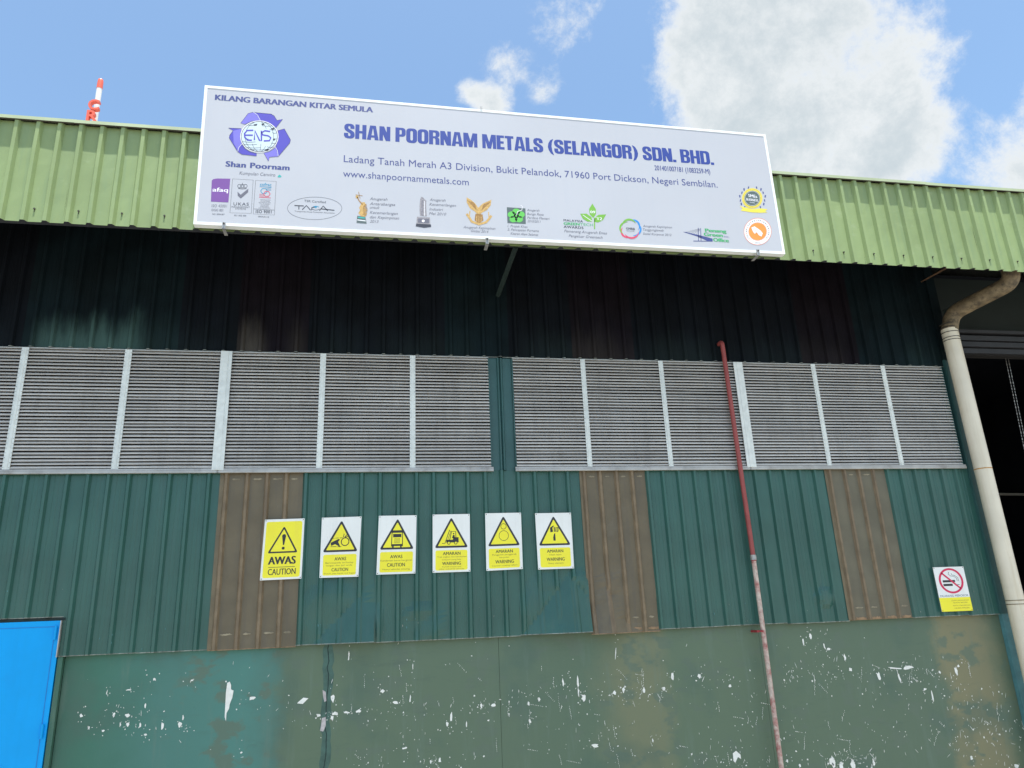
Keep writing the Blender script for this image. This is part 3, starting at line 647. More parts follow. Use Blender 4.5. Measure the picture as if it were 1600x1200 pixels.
for x in (-1.2, .2, 1.6, 3.0, 4.1): mb.box(x-.02, x+.02, SY+.071, FY-.036, ZO+3.9, ZO+5.0, M['steel'])
mb.build('mounting_bracket', SB)

GLY = {}
def glyphs(s, bold=0., cond=False, shear=0., mono=1.0):
    """flat mesh of a line of text: (verts2d, faces, width, cap height 1)"""
    key = (s, bold, shear, mono)
    if key in GLY: return GLY[key]
    cu = bpy.data.curves.new('tx', 'FONT'); cu.body = s; cu.size = 1; cu.offset = bold; cu.shear = shear; cu.resolution_u = 3; cu.space_character = mono
    ob = bpy.data.objects.new('tx', cu); me = bpy.data.meshes.new_from_object(ob)
    v = [(p.co.x, p.co.y) for p in me.vertices]; f = [tuple(q.vertices) for q in me.polygons]
    bpy.data.objects.remove(ob); bpy.data.curves.remove(cu); bpy.data.meshes.remove(me)
    x0 = min(p[0] for p in v); x1 = max(p[0] for p in v)
    v = [(a-x0, b) for a, b in v]; GLY[key] = (v, f, x1-x0); return GLY[key]
CAP = .729
class Print:
    """flat print laid on a vertical plate; coordinates measured on that plate"""
    def __init__(s, Y, parent, conv=None): s.Y = Y; s.par = parent; s.mb = MB(); s.conv = conv or (lambda x, y: P(x, y, Y))
    def c(s, x, y, l=0): p = s.conv(x, y); return (p.x, s.Y-.0004*(l+1), p.z)
    def poly(s, pts, m, l=0):
        w3 = [s.c(x, y, l) for x, y in pts]
        for t in tessellate_polygon([[Vector((p[0], p[2], 0)) for p in w3]]): s.mb.quad([w3[k] for k in t], m)
    def disc(s, x, y, rx, ry, m, l=0, n=28, a0=0): s.poly([(x+rx*math.cos(2*math.pi*k/n+a0), y+ry*math.sin(2*math.pi*k/n+a0)) for k in range(n)], m, l)
    def arc(s, x, y, rx, ry, a0, a1, w_, m, l=0, n=20, w1=None):
        pts = [(x+rx*math.cos(a0+(a1-a0)*k/n), y+ry*math.sin(a0+(a1-a0)*k/n)) for k in range(n+1)]; s.line(pts, w_, m, l, w1)
    def ring(s, x, y, rx, ry, w_, m, l=0, n=32): s.arc(x, y, rx, ry, 0, 2*math.pi, w_, m, l, n)
    def line(s, pts, w_, m, l=0, w1=None):
        n = len(pts); A = []; B = []
        closed = abs(pts[0][0]-pts[-1][0])+abs(pts[0][1]-pts[-1][1]) < 1e-6
        for k in range(n):
            if closed and k in (0, n-1): a, b = pts[-2], pts[1]
            else: a, b = pts[max(k-1, 0)], pts[min(k+1, n-1)]
            dx, dy = b[0]-a[0], b[1]-a[1]; d = math.hypot(dx, dy) or 1
            ww = w_ if w1 is None else w_+(w1-w_)*math.sin(math.pi*k/(n-1))
            nx, ny = -dy/d*ww/2, dx/d*ww/2; A.append((pts[k][0]+nx, pts[k][1]+ny)); B.append((pts[k][0]-nx, pts[k][1]-ny))
        for k in range(n-1): s.mb.quad([s.c(*A[k], l), s.c(*A[k+1], l), s.c(*B[k+1], l), s.c(*B[k], l)], m)
    def text(s, t, p0, p1, h, m, l=0, bold=0., shear=0., mono=1.0):
        """baseline from p0 to p1, cap height h (same units)"""
        v, f, W = glyphs(t, 0., False, shear, mono)
        nb = 0 if bold <= .006 else (1 if bold < .025 else 2); step = .04 if nb == 1 else .05; W += nb*step
        a = Vector(s.c(*p0, l)); b = Vector(s.c(*p1, l)); top_ = Vector(s.c(p0[0], p0[1]-h, l)); H = (top_-a).z
        ex = (b-a)/W; ez = Vector((0, 0, H/CAP))
        for z_ in range(nb+1):
            i = len(s.mb.v); off = ex*(z_*step)+Vector((0, -.00012*z_, 0))
            s.mb.v += [tuple(a+ex*x+ez*y+off) for x, y in v]
            for q in f: s.mb.f.append(tuple(i+k for k in q)); s.mb.m.append(s.mb.mi(m))
    def done(s, name, label=None):
        o = s.mb.build(name, s.par)
        if label: o['label'] = label
        s.mb = MB(); return o
PY = SY+.0026
SPR = Print(PY, SB)
S = SPR
# --- heavy condensed headline, glyphs drawn as block shapes on a unit-high cap
def rr_(x0, y0, x1, y1, r, c=(1, 1, 1, 1), n=4):
    out = []
    for (cx, cy, a0, on) in ((x1-r, y1-r, 0, c[0]), (x0+r, y1-r, 90, c[1]), (x0+r, y0+r, 180, c[2]), (x1-r, y0+r, 270, c[3])):
        if on: out += [(cx+r*math.cos(math.radians(a0+90*k/n)), cy+r*math.sin(math.radians(a0+90*k/n))) for k in range(n+1)]
        else: out += [((x1 if a0 in (0, 270) else x0), (y1 if a0 in (0, 90) else y0))]
    return out
def block_glyphs():
    G = {}; t = .205; e = .15
    G['H'] = (.60, [([(0, 0), (t, 0), (t, .40), (.395, .40), (.395, 0), (.60, 0), (.60, 1), (.395, 1), (.395, .56), (t, .56), (t, 1), (0, 1)], [])])
    G['A'] = (.64, [([(0, 0), (.20, 0), (.215, .17), (.425, .17), (.44, 0), (.64, 0), (.47, 1), (.17, 1)], [[(.23, .32), (.41, .32), (.345, .80), (.30, .80)]])])
    G['N'] = (.60, [([(0, 0), (.185, 0), (.185, .50), (.37, 0), (.60, 0), (.60, 1), (.415, 1), (.415, .52), (.24, 1), (0, 1)], [])])
    G['M'] = (.80, [([(0, 0), (.175, 0), (.175, .66), (.31, 0), (.49, 0), (.625, .66), (.625, 0), (.80, 0), (.80, 1), (.55, 1), (.40, .40), (.25, 1), (0, 1)], [])])
    G['E'] = (.44, [([(0, 0), (.44, 0), (.44, .17), (.21, .17), (.21, .42), (.40, .42), (.40, .58), (.21, .58), (.21, .83), (.43, .83), (.43, 1), (0, 1)], [])])
    G['L'] = (.41, [([(0, 0), (.41, 0), (.41, .17), (.21, .17), (.21, 1), (0, 1)], [])])
    G['T'] = (.50, [([(.145, 0), (.355, 0), (.355, .83), (.50, .83), (.50, 1), (0, 1), (0, .83), (.145, .83)], [])])
    G['O'] = (.60, [(rr_(0, -.01, .60, 1.01, .22), [rr_(.215, .16, .385, .84, .08)])])
    G['D'] = (.60, [(rr_(0, 0, .60, 1, .20, (1, 0, 0, 1)), [rr_(.21, .16, .385, .84, .08, (1, 0, 0, 1))])])
    G['P'] = (.56, [([(0, 0), (.21, 0), (.21, .38)]+rr_(.0, .38, .56, 1, .19, (1, 0, 0, 1))[-5:]+rr_(0, .38, .56, 1, .19, (1, 0, 0, 1))[:5]+[(0, 1)], [rr_(.21, .53, .36, .85, .06, (1, 0, 0, 1))])])
    G['R'] = (.60, [([(0, 0), (.21, 0), (.21, .44), (.33, .44), (.37, .36), (.37, 0), (.58, 0), (.58, .38), (.54, .47), (.47, .51), (.55, .57), (.59, .66), (.59, .84), (.53, .95), (.42, 1), (0, 1)], [rr_(.21, .58, .385, .85, .06, (1, 0, 0, 1))])])
    G['B'] = (.60, [([(0, 0), (.40, 0), (.53, .05), (.60, .16), (.60, .38), (.55, .48), (.46, .52), (.55, .57), (.59, .67), (.59, .83), (.52, .95), (.40, 1), (0, 1)], [rr_(.21, .15, .39, .43, .06, (1, 0, 0, 1)), rr_(.21, .60, .38, .86, .05, (1, 0, 0, 1))])])
    G['S'] = (.57, [([(0, .17), (.07, .04), (.20, -.01), (.38, -.01), (.50, .04), (.57, .16), (.57, .33), (.53, .44), (.42, .54), (.26, .64), (.205, .70), (.205, .80), (.24, .85), (.31, .85), (.35, .80), (.35, .67), (.56, .67), (.55, .84), (.48, .96), (.36, 1.01), (.20, 1.01), (.08, .96), (.01, .84), (.01, .68), (.05, .57), (.14, .48), (.31, .37), (.36, .30), (.36, .20), (.32, .15), (.25, .15), (.21, .20), (.21, .36), (0, .36)], [])])
    G['G'] = (.60, [([(.39, 0), (.36, .06), (.30, 0), (.20, -.01), (.07, .05), (0, .18), (0, .82), (.07, .95), (.20, 1.01), (.40, 1.01), (.53, .95), (.60, .82), (.60, .64), (.39, .64), (.39, .80), (.35, .85), (.25, .85), (.215, .80), (.215, .20), (.25, .15), (.35, .15), (.39, .20), (.39, .38), (.31, .38), (.31, .53), (.60, .53), (.60, 0)], [])])
    G['('] = (.33, [([(.33, -.14), (.16, -.02), (.04, .22), (.0, .44), (.04, .68), (.16, .92), (.33, 1.03), (.24, .78), (.205, .5), (.24, .14)], [])])
    G[')'] = (.33, [([(0, -.14), (.09, .14), (.125, .5), (.09, .78), (0, 1.03), (.17, .92), (.29, .68), (.33, .44), (.29, .22), (.17, -.02)], [])])
    G['.'] = (.20, [([(0, 0), (.19, 0), (.19, .18), (0, .18)], [])])
    G[' '] = (.20, [])
    return G
BG = block_glyphs()
def headline(s_, p0, p1, h, m, gap=.058, l=0):
    W = sum(BG[c][0]+gap for c in s_)-gap; a = Vector(S.c(*p0, l)); b = Vector(S.c(*p1, l)); H = (Vector(S.c(p0[0], p0[1]-h, l))-a).z
    ex = (b-a)/W; ez = Vector((0, 0, H)); x = 0
    for c in s_:
        w_, shp = BG[c]
        for out, holes in shp:
            loops = [[Vector((px, py, 0)) for px, py in out]]+[[Vector((px, py, 0)) for px, py in reversed(h_)] for h_ in holes]
            flat = [p for lp in loops for p in lp]
            for dx_ in (-.008, .016):
                for t in tessellate_polygon(loops): S.mb.quad([tuple(a+ex*(x+dx_+flat[k].x)+ez*flat[k].y+Vector((0, -dx_*.006, 0))) for k in t], m)
        x += w_+gap
headline('SHAN POORNAM METALS (SELANGOR) SDN. BHD.', (537.5, 215.4), (1116, 257.8), 22.5, M['headline']); S.done('headline_lettering')
S.text('KILANG BARANGAN KITAR SEMULA', (335.5, 156), (583, 175.6), 8.9, M['navy'], bold=.028); S.done('heading_lettering')
S.text('Ladang Tanah Merah A3 Division, Bukit Pelandok, 71960 Port Dickson, Negeri Sembilan.', (537, 253), (1121.5, 293.2), 11.3, M['navy'], bold=-.004); S.done('address_lettering')
S.text('www.shanpoornammetals.com', (536, 276), (732.5, 289.6), 11, M['navy']); S.done('web_lettering')
S.text('201401007181 (1083259-M)', (1023, 265.8), (1110, 271.8), 8.0, M['navy'], bold=.01); S.done('number_lettering')
# --- round arrow emblem
c3 = lambda x, y: (300+x/6.154, 170+y/6.154)
def pol3(pts, m, l=0): S.poly([c3(*p) for p in pts], m, l)
top_a = [(468, 138), (540, 45), (590, 32), (628, 38), (760, 50), (790, 68), (818, 112), (872, 100), (808, 182), (760, 150), (700, 122), (640, 112), (570, 122), (510, 150)]
lef_a = [(350, 185), (475, 190), (468, 240), (466, 290), (480, 340), (510, 385), (560, 415), (622, 430), (620, 455), (480, 440), (440, 415), (357, 280), (362, 255), (395, 210)]
rig_a = [(825, 210), (888, 192), (948, 300), (940, 330), (830, 460), (745, 465), (735, 505), (690, 425), (740, 415), (780, 390), (805, 370), (825, 300), (830, 260)]
for a in (top_a, lef_a, rig_a): pol3(a, M['purple']); S.line([c3(*p) for p in a+[a[0]]], .45, M['darktx'], 2)
pol3([(468, 138), (540, 45), (590, 32), (628, 60), (655, 110), (570, 122), (510, 150)], M['violet2'], 1)
pol3([(395, 212), (474, 192), (468, 240), (466, 290), (480, 338), (440, 400), (400, 330)], M['violet2'], 1)
pol3([(745, 465), (735, 500), (692, 427), (740, 415), (780, 390), (805, 372), (828, 458)], M['violet2'], 1)
for a in ([(590, 32), (630, 60), (658, 112)], [(440, 412), (452, 370), (480, 338)], [(803, 370), (820, 400), (830, 458)]): S.line([c3(*p) for p in a], .6, M['wht'], 3)
S.disc(*c3(648, 268), 30, 25.2, M['wht'], 3); S.disc(*c3(648, 268), 28.6, 23.8, M['globe'], 4); S.ring(*c3(648, 268), 28.3, 23.6, .8, M['darktx'], 5)
gx, gy = c3(648, 268)
for dx in (-.8, .8): S.arc(gx, gy, 28*abs(dx)*(1 if dx > 0 else -1), 23.5, -1.2, 1.2, .55, M['darktx'], 5, 12)
for dx, (a0, a1) in ((.45, (-1.35, -.55)), (-.45, (.5, 1.35)), (.45, (.7, 1.35)), (.1, (.5, 1.3))): S.arc(gx, gy, 28*dx, 23.5, a0, a1, .55, M['darktx'], 5, 10)
for yy_, xa, xb in ((-17, 4, 20), (-11, 16, 25), (-6, 20, 27), (8, -26, -6), (12, -24, -4), (17, -20, 2), (20, -14, 10), (10, 18, 26), (16, 12, 22), (3, 22, 28), (-18, -18, -8)): S.line([(gx+xa, gy+yy_), (gx+(xa+xb)/2, gy+yy_+1), (gx+xb, gy+yy_+.4)], .6, M['darktx'], 5)
for bx, by, bw in ((-9, -19, 6), (3, -20, 5), (18, -13, 6), (21, 4, 4), (-20, 4, 3), (9, 20, 6)): S.poly([(gx+bx, gy+by), (gx+bx+bw, gy+by-1), (gx+bx+bw*.8, gy+by+2), (gx+bx+bw*.2, gy+by+2.4)], M['darktx'], 5)
for pts in ([(590, 208), (530, 210), (505, 240), (508, 275), (535, 302), (576, 304)], [(512, 255), (585, 255)], [(600, 302), (604, 210), (650, 306), (668, 310), (668, 212)], [(752, 220), (700, 212), (672, 230), (680, 252), (735, 262), (758, 280), (745, 308), (690, 310)]):
    S.line([c3(*p) for p in pts], 2.3, M['purple'], 6)
S.done('globe_arrow_emblem', 'violet three-arrow ring round a pale globe')
S.text('Shan Poornam', (352, 260), (452.5, 266.2), 9.0, M['navy'], bold=.035, mono=1.08)
S.text('Kumpulan Cenviro', (374, 272.6), (430, 275.8), 5.3, M['greytx'], shear=.15); S.poly([c3(822, 655), (c3(838, 632)), c3(850, 638), c3(860, 650), c3(858, 658), c3(835, 660)], M['teal_ink'])
S.done('emblem_lettering')
# --- certificates
pol3([(190, 690), (205, 676), (240, 670), (368, 672), (350, 900), (182, 892)], M['afaq']); S.text('afaq', c3(195, 795), c3(346, 800), 6.6, M['wht'], 1, bold=.02)
S.text('ISO 45001', c3(188, 945), c3(335, 948), 4.6, M['greytx'], mono=1.1); S.text('OHSAS 18001', c3(186, 984), c3(300, 988), 4.2, M['greytx']); S.text('N21 0004.007', c3(195, 1019), c3(312, 1023), 2.4, M['darktx'])
S.done('plum_certificate_mark', 'plum square certificate mark at the lower left')
S.line([c3(*p) for p in [(390, 673), (588, 685), (570, 1005), (365, 1000), (390, 673)]], .5, M['darktx'])
S.poly([c3(*p) for p in [(438, 798), (468, 826), (542, 768), (540, 802), (470, 862), (440, 836)]], M['greytx'])
for ox in (-28, 0, 28): S.ring(*c3(485+ox, 742), 3.0, 2.6, .6, M['darktx'], 0, 12)
S.line([c3(485, 712), c3(485, 738)], .6, M['darktx']); S.line([c3(445, 765), c3(485, 770), c3(525, 766)], .9, M['darktx'])
S.text('UKAS', c3(398, 928), c3(545, 932), 5.0, M['darktx'], mono=1.15); S.text('MANAGEMENT', c3(380, 950), c3(555, 955), 2.6, M['darktx'], mono=1.1); S.text('SYSTEMS', c3(417, 968), c3(517, 972), 2.6, M['darktx'], mono=1.1); S.text('021 005 006', c3(405, 1031), c3(522, 1035), 2.4, M['darktx'])
S.done('crown_tick_certificate', 'boxed certificate with crown and tick')
S.line([c3(*p) for p in [(612, 688), (810, 698), (792, 1022), (588, 1010), (612, 688)]], .5, M['darktx']); S.line([c3(592, 962), c3(796, 974)], .5, M['darktx'])
S.text('cofrac', c3(652, 738), c3(764, 744), 4.8, M['cyan'], bold=.02)
S.line([c3(650, 748), c3(764, 754)], .8, M['cyan']); S.ring(*c3(692, 790), 5.2, 4.4, 1.1, M['cyan'], 0, 6); S.ring(*c3(720, 818), 5.2, 4.4, 1.1, M['redp'], 1, 6)
for a in range(3): S.line([c3(715, 765+a*9), c3(762, 760+a*12)], .5, M['cyan']); S.line([c3(648, 838-a*9), c3(695, 846-a*12)], .5, M['redp'])
S.line([c3(645, 850), c3(757, 856)], .8, M['redp'])
for a, (t_, x0, x1) in enumerate((('CERTIFICATION', 655, 755), ('DE SYSTEMES', 660, 748), ('ACCREDITATION', 640, 758), ('N 4-0001', 650, 750), ('LISTE DES SITES', 660, 735), ('DISPONIBLES', 655, 738), ('SUR DEMANDE', 640, 752))): S.text(t_, c3(x0, 878+a*13), c3(x1, 882+a*13), 1.5, M['greytx'])
S.text('ISO 9001', c3(612, 1001), c3(764, 1006), 5.0, M['darktx'], bold=.01, mono=1.1); S.text('0004.01/10', c3(635, 1042), c3(740, 1048), 2.4, M['darktx'])
S.done('hexagon_certificate', 'boxed certificate with blue and red hexagons')
S.ring(491.7, 325.5, 42.5, 17.6, .45, M['darktx'], 0, 48)
S.text('TSR Certified', c3(1078, 895), c3(1286, 908), 3.6, M['darktx'])
for pts in ([(985, 930), (1075, 934)], [(1028, 932), (1028, 968)], [(1060, 970), (1100, 930), (1140, 974)], [(1150, 975), (1152, 950), (1180, 945)], [(1225, 978), (1262, 935), (1305, 980)], [(1240, 962), (1370, 976)]): S.line([c3(*p) for p in pts], 1.4, M['darktx'])
S.arc(*c3(1190, 950), 5, 2.2, 3.3, 6.1, .8, M['cyan']); S.disc(*c3(1190, 945), 1.8, 1.6, M['cyan'], 0, 10); S.arc(*c3(1190, 955), 6, 3, .3, 2.8, .7, M['darktx'])
S.text('Transported Asset Protection Association', c3(985, 990), c3(1372, 1008), 2.0, M['darktx']); S.done('oval_certificate', 'thin oval certificate outline with lettering')
# --- awards
c4 = lambda x, y: (440+x/6.154, 290+y/6.154)
S.poly([c4(*p) for p in [(770, 160), (800, 160), (812, 190), (800, 215), (825, 235), (805, 255), (822, 270), (800, 305), (768, 300), (738, 265), (755, 235), (745, 215), (760, 185)]], M['gold'])
for a in range(9): S.line([c4(785, 200+a*10), c4(828-abs(a-4)*3, 178+a*14)], 1.0, M['golddk'], 1)
S.line([c4(780, 185), c4(745, 145), c4(728, 110)], 1.6, M['golddk'], 1); S.disc(*c4(726, 108), 2.6, 2.4, M['gold'], 1, 8); S.line([c4(740, 60), c4(755, 125)], .8, M['golddk'], 1); S.line([c4(712, 88), c4(778, 98)], .8, M['golddk'], 1)
S.poly([c4(*p) for p in [(728, 290), (805, 300), (818, 366), (720, 358)]], M['slate'], 1); S.line([c4(728, 330), c4(808, 340)], 1.4, M['wht'], 2); S.line([c4(735, 305), c4(800, 312)], 2.0, M['teal_ink'], 2)
for t_, x0, x1, y in (('Anugerah', 848, 1018, 138), ('Antarabangsa', 848, 1092, 185), ('untuk', 848, 942, 221), ('Kecemerlangan', 848, 1118, 270), ('dan Kepimpinan', 848, 1130, 314), ('2013', 848, 932, 356)): S.text(t_, c4(x0, y), c4(x1, y+(x1-x0)*.045), 4.6, M['greytx'], shear=.3)
S.done('gold_trophy_print', 'gold statuette trophy with grey italic caption')
S.poly([c4(*p) for p in [(1332, 130), (1342, 108), (1360, 112), (1372, 128), (1392, 145), (1390, 200), (1396, 296), (1330, 290), (1326, 200)]], M['silver'])
S.line([c4(1352, 140), c4(1350, 285)], 1.2, M['greytx'], 1); S.line([c4(1375, 150), c4(1374, 290)], .9, M['wht'], 1)
S.poly([c4(*p) for p in [(1302, 300), (1426, 306), (1430, 372), (1296, 366)]], M['silver']); S.poly([c4(*p) for p in [(1294, 366), (1436, 374), (1438, 398), (1370, 406), (1290, 392)]], M['darktx'], 1); S.poly([c4(*p) for p in [(1312, 315), (1418, 320), (1418, 362), (1310, 356)]], M['greytx'], 1); S.disc(*c4(1362, 340), 2.4, 2.2, M['wht'], 2, 8)
c1 = lambda x, y: (300+x/3.333, 120+y/3.333)
for t_, x0, x1, y in (('Anugerah', 1238, 1321, 646), ('Kecemerlangan', 1236, 1375, 670), ('Industri', 1236, 1308, 695), ('Mei 2010', 1234, 1324, 718)): S.text(t_, c1(x0, y), c1(x1, y+(x1-x0)*.05), 4.4, M['greytx'], shear=.3)
S.done('pewter_trophy_print', 'grey pewter figure trophy with italic caption')
c5 = lambda x, y: (680+x/5.333, 290+y/5.333)
S.poly([c5(*p) for p in [(262, 98), (300, 120), (335, 150), (358, 185), (395, 150), (468, 118), (462, 165), (430, 205), (395, 222), (375, 240), (350, 240), (330, 215), (290, 190), (262, 140)]], M['gold'])
for a in range(6): S.line([c5(345-a*2, 205-a*8), c5(268+a*10, 120+a*4)], .7, M['golddk'], 1); S.line([c5(385+a*3, 205-a*8), c5(462-a*9, 135+a*3)], .7, M['golddk'], 1)
S.poly([c5(*p) for p in [(335, 235), (395, 240), (402, 290), (362, 318), (328, 288)]], M['golddk']); S.line([c5(345, 255), c5(343, 300)], .9, M['gold'], 1); S.line([c5(364, 255), c5(363, 305)], .9, M['gold'], 1); S.line([c5(383, 258), c5(384, 300)], .9, M['gold'], 1)
S.line([c5(*p) for p in [(262, 235), (285, 268), (305, 300), (365, 322), (425, 305), (450, 275), (468, 250)]], 3.6, M['gold'], 1); S.line([c5(290, 210), c5(282, 265)], 1.5, M['gold']); S.line([c5(445, 220), c5(448, 270)], 1.5, M['gold'])
S.text('Anugerah Kepimpinan', c5(235, 355), c5(502, 368), 4.2, M['greytx'], shear=.3); S.text('Global 2014', c5(298, 386), c5(444, 396), 4.2, M['greytx'], shear=.3)
S.done('gold_eagle_print', 'gold spread-wing eagle over a ribbon')
S.poly([c5(*p) for p in [(597, 180), (752, 190), (755, 320), (602, 312)]], M['slate'])
for a in range(5):
    t_ = -math.pi/2+a*2*math.pi/5; S.disc(*c5(675+40*math.cos(t_), 252+34*math.sin(t_)), 6.2, 5.0, M['petal'], 1, 16)
S.disc(*c5(676, 252), 4, 3.6, M['petal'], 1, 12); S.line([c5(678, 245), c5(688, 215), c5(722, 205), c5(726, 175), c5(712, 165)], .9, M['wht'], 2)
for a in range(5):
    t_ = -math.pi/2+(a+.5)*2*math.pi/5; S.line([c5(676+14*math.cos(t_), 252+12*math.sin(t_)), c5(676+38*math.cos(t_), 252+32*math.sin(t_))], .7, M['slate'], 2)
for t_, x0, x1, y in (('Anugerah', 765, 870, 212), ('Bunga Raya', 765, 903, 244), ('Perdana Menteri', 767, 955, 276), ('2010/2011', 768, 880, 305), ('1. Projek Khas', 602, 770, 345), ('2. Pencapaian Purnama', 602, 864, 374), ('Kitaran Alam Selamat', 628, 860, 408)): S.text(t_, c5(x0, y), c5(x1, y+(x1-x0)*.05), 3.9, M['greytx'], shear=.3)
S.done('green_flower_print', 'green five-petal flower on a slate square')
for a in ([(1310, 150), (1338, 195), (1340, 235), (1318, 270), (1288, 240), (1282, 195)], [(1208, 234), (1262, 234), (1302, 262), (1310, 300), (1270, 300), (1232, 278)], [(1326, 300), (1330, 265), (1362, 243), (1425, 240), (1396, 290), (1356, 308)]): S.poly([c5(*p) for p in a], M['leaf'])
S.line([c5(1328, 270), c5(1328, 362)], 1.8, M['leaf']); S.line([c5(1230, 245), c5(1308, 298)], .8, M['wht'], 1); S.text('09', c5(1293, 230), c5(1334, 232), 4.2, M['wht'], 1, bold=.02); S.text("'12", c5(1338, 284), c5(1392, 290), 4.6, M['wht'], 1, bold=.02)
S.text('MALAYSIA', c5(1070, 297), c5(1232, 307), 3.6, M['darktx'], bold=.02, mono=1.1); S.text('GREEN', c5(1070, 326), c5(1205, 333), 4.3, M['emer'], bold=.03); S.text('TECH', c5(1208, 333), c5(1316, 339), 4.3, M['emer']); S.text('AWARDS', c5(1071, 352), c5(1236, 362), 4.0, M['darktx'], bold=.02, mono=1.1)
S.text('Pemenang Anugerah Emas', c5(1075, 388), c5(1433, 407), 4.3, M['greytx'], shear=.3); S.text('Pengeluar Greentech', c5(1113, 428), c5(1396, 443), 4.3, M['greytx'], shear=.3)
S.done('leaf_sprout_print', 'three-leaf green sprout with award lettering')
c6 = lambda x, y: (940+x/5.333, 280+y/5.333)
cx, cy = c6(240, 413)
for a in range(6):
    t_ = a*math.pi/3-.9; m_ = (M['skyb'], M['skyb'], M['redp'], M['redp'], M['leaf'], M['leaf'])[a]
    S.arc(cx+5.2*math.cos(t_), cy+4.8*math.sin(t_), 11, 10, t_-1.1, t_+1.5, .5, m_, a % 3, 14, 2.9)
S.text('GMRB', (cx-6.5, cy+1), (cx+7, cy+2), 3.4, M['darktx'], 4, bold=.01); S.text('FOUNDATION', (cx-6, cy+4), (cx+6, cy+4.8), 1.3, M['darktx'], 4)
for t_, x0, x1, y in (('Anugerah Kepimpinan', 345, 588, 398), ('Tanggungjawab', 345, 518, 428), ('Sosial Korporat 2012', 345, 583, 462)): S.text(t_, c6(x0, y), c6(x1, y+(x1-x0)*.05), 3.7, M['greytx'], shear=.3)
S.done('coloured_swirl_print', 'round swirl of green, blue and red arcs')
S.poly([c6(*p) for p in [(675, 438), (700, 440), (830, 470), (925, 495), (925, 520), (765, 518), (765, 512), (880, 514), (800, 478)]], M['navy'])
S.line([c6(805, 405), c6(808, 515)], 1.0, M['navy']); S.line([c6(825, 408), c6(829, 515)], 1.0, M['navy']); S.line([c6(806, 482), c6(828, 486)], .8, M['navy'])
for a in range(5): S.line([c6(818, 412+a*3), c6(700+a*22, 441+a*5)], .3, M['greytx'])
S.text('Penang', c6(862, 438), c6(1042, 447), 5.4, M['emer'], 1, bold=.035); S.text('Green', c6(852, 472), c6(1012, 482), 5.8, M['emer'], 1, bold=.035); S.text('Office', c6(930, 518), c6(1062, 526), 5.8, M['emer'], 1, bold=.035); S.text('Inc.', c6(1020, 484), c6(1065, 487), 2.8, M['navy'], 1)
S.done('bridge_print', 'slate bridge sketch with green lettering')
bx, by = c6(1255, 160)
S.disc(bx, by, 16, 16, M['yel2'], 0, 22); S.ring(bx, by, 14.4, 14.6, .6, M['gold'], 1); S.disc(bx, by, 12.6, 12.2, M['slate'], 2); S.ring(bx, by, 11.6, 11.2, .4, M['wht'], 3)
S.text("SMEs", (bx-6, by-2.3), (bx+8, by-.4), 4.8, M['wht'], 3, bold=.02); S.text('BUSINESS', (bx-9, by+3.3), (bx+9.5, by+5.2), 3.8, M['wht'], 3, bold=.02); S.text('AWARD', (bx-4, by+7.2), (bx+4, by+7.8), 1.8, M['wht'], 3)
S.poly([(bx-19.5, by+12), (bx-12, by+14), (bx, by+17), (bx+13, by+15.6), (bx+24, by+17), (bx+20, by+20), (bx+24, by+22), (bx+12, by+22.5), (bx, by+22), (bx-12, by+20), (bx-18, by+19), (bx-15, by+16)], M['yel2'], 1)
for sgn in (-1, 1):
    for a in range(7):
        t_ = math.radians(-70+a*20); x0 = bx+sgn*19.5*math.cos(t_)+.5; y0 = by+18*math.sin(t_); u_ = t_+1.0
        S.poly([(x0, y0-2.6), (x0+sgn*2.0, y0-1.6), (x0+sgn*1.2, y0+2.0), (x0-sgn*.6, y0+1.4)] if a % 2 else [(x0-sgn*1.5, y0-2.0), (x0+sgn*.4, y0-1.4), (x0+sgn*.8, y0+2.4), (x0-sgn*1, y0+1.4)], M['navy'], 0)
S.done('yellow_laurel_badge', 'yellow badge with dark centre and laurel leaves')
bx, by = c6(1300, 436)
S.disc(bx, by, 21.0, 20.6, M['wht'], 0); S.ring(bx, by, 21.2, 20.8, .8, M['peach'], 1, 40); S.disc(bx, by, 13.8, 13.6, M['orange'], 1); S.ring(bx, by, 14.2, 14.0, .5, M['peach'], 2)
S.poly([(bx-10, by-6), (bx-5, by-8), (bx+1, by-4), (bx+5, by-1), (bx+8, by+3), (bx+6, by+8), (bx+2, by+6), (bx, by+3), (bx-3, by+1), (bx-4, by+4), (bx-7, by+1)], M['wht'], 3)
for a in range(5): S.line([(bx-5+a*2.4, by-5+a*1.6), (bx-6+a*2.4, by-2+a*1.7)], .5, M['peach'], 4)
for a in range(26):
    t_ = math.radians(140+a*10.2); S.poly([(bx+17.6*math.cos(t_)-.7, by+17.4*math.sin(t_)-.9), (bx+17.6*math.cos(t_)+.7, by+17.4*math.sin(t_)-.9), (bx+17.6*math.cos(t_)+.6, by+17.4*math.sin(t_)+.9), (bx+17.6*math.cos(t_)-.5, by+17.4*math.sin(t_)+.8)], M['greytx'] if a % 3 else M['peach'], 2)
S.text('2012', (bx-4, by+18.6), (bx+4.5, by+19.2), 2.6, M['greytx'], 2); S.done('orange_badge', 'round orange badge in the lower right corner')

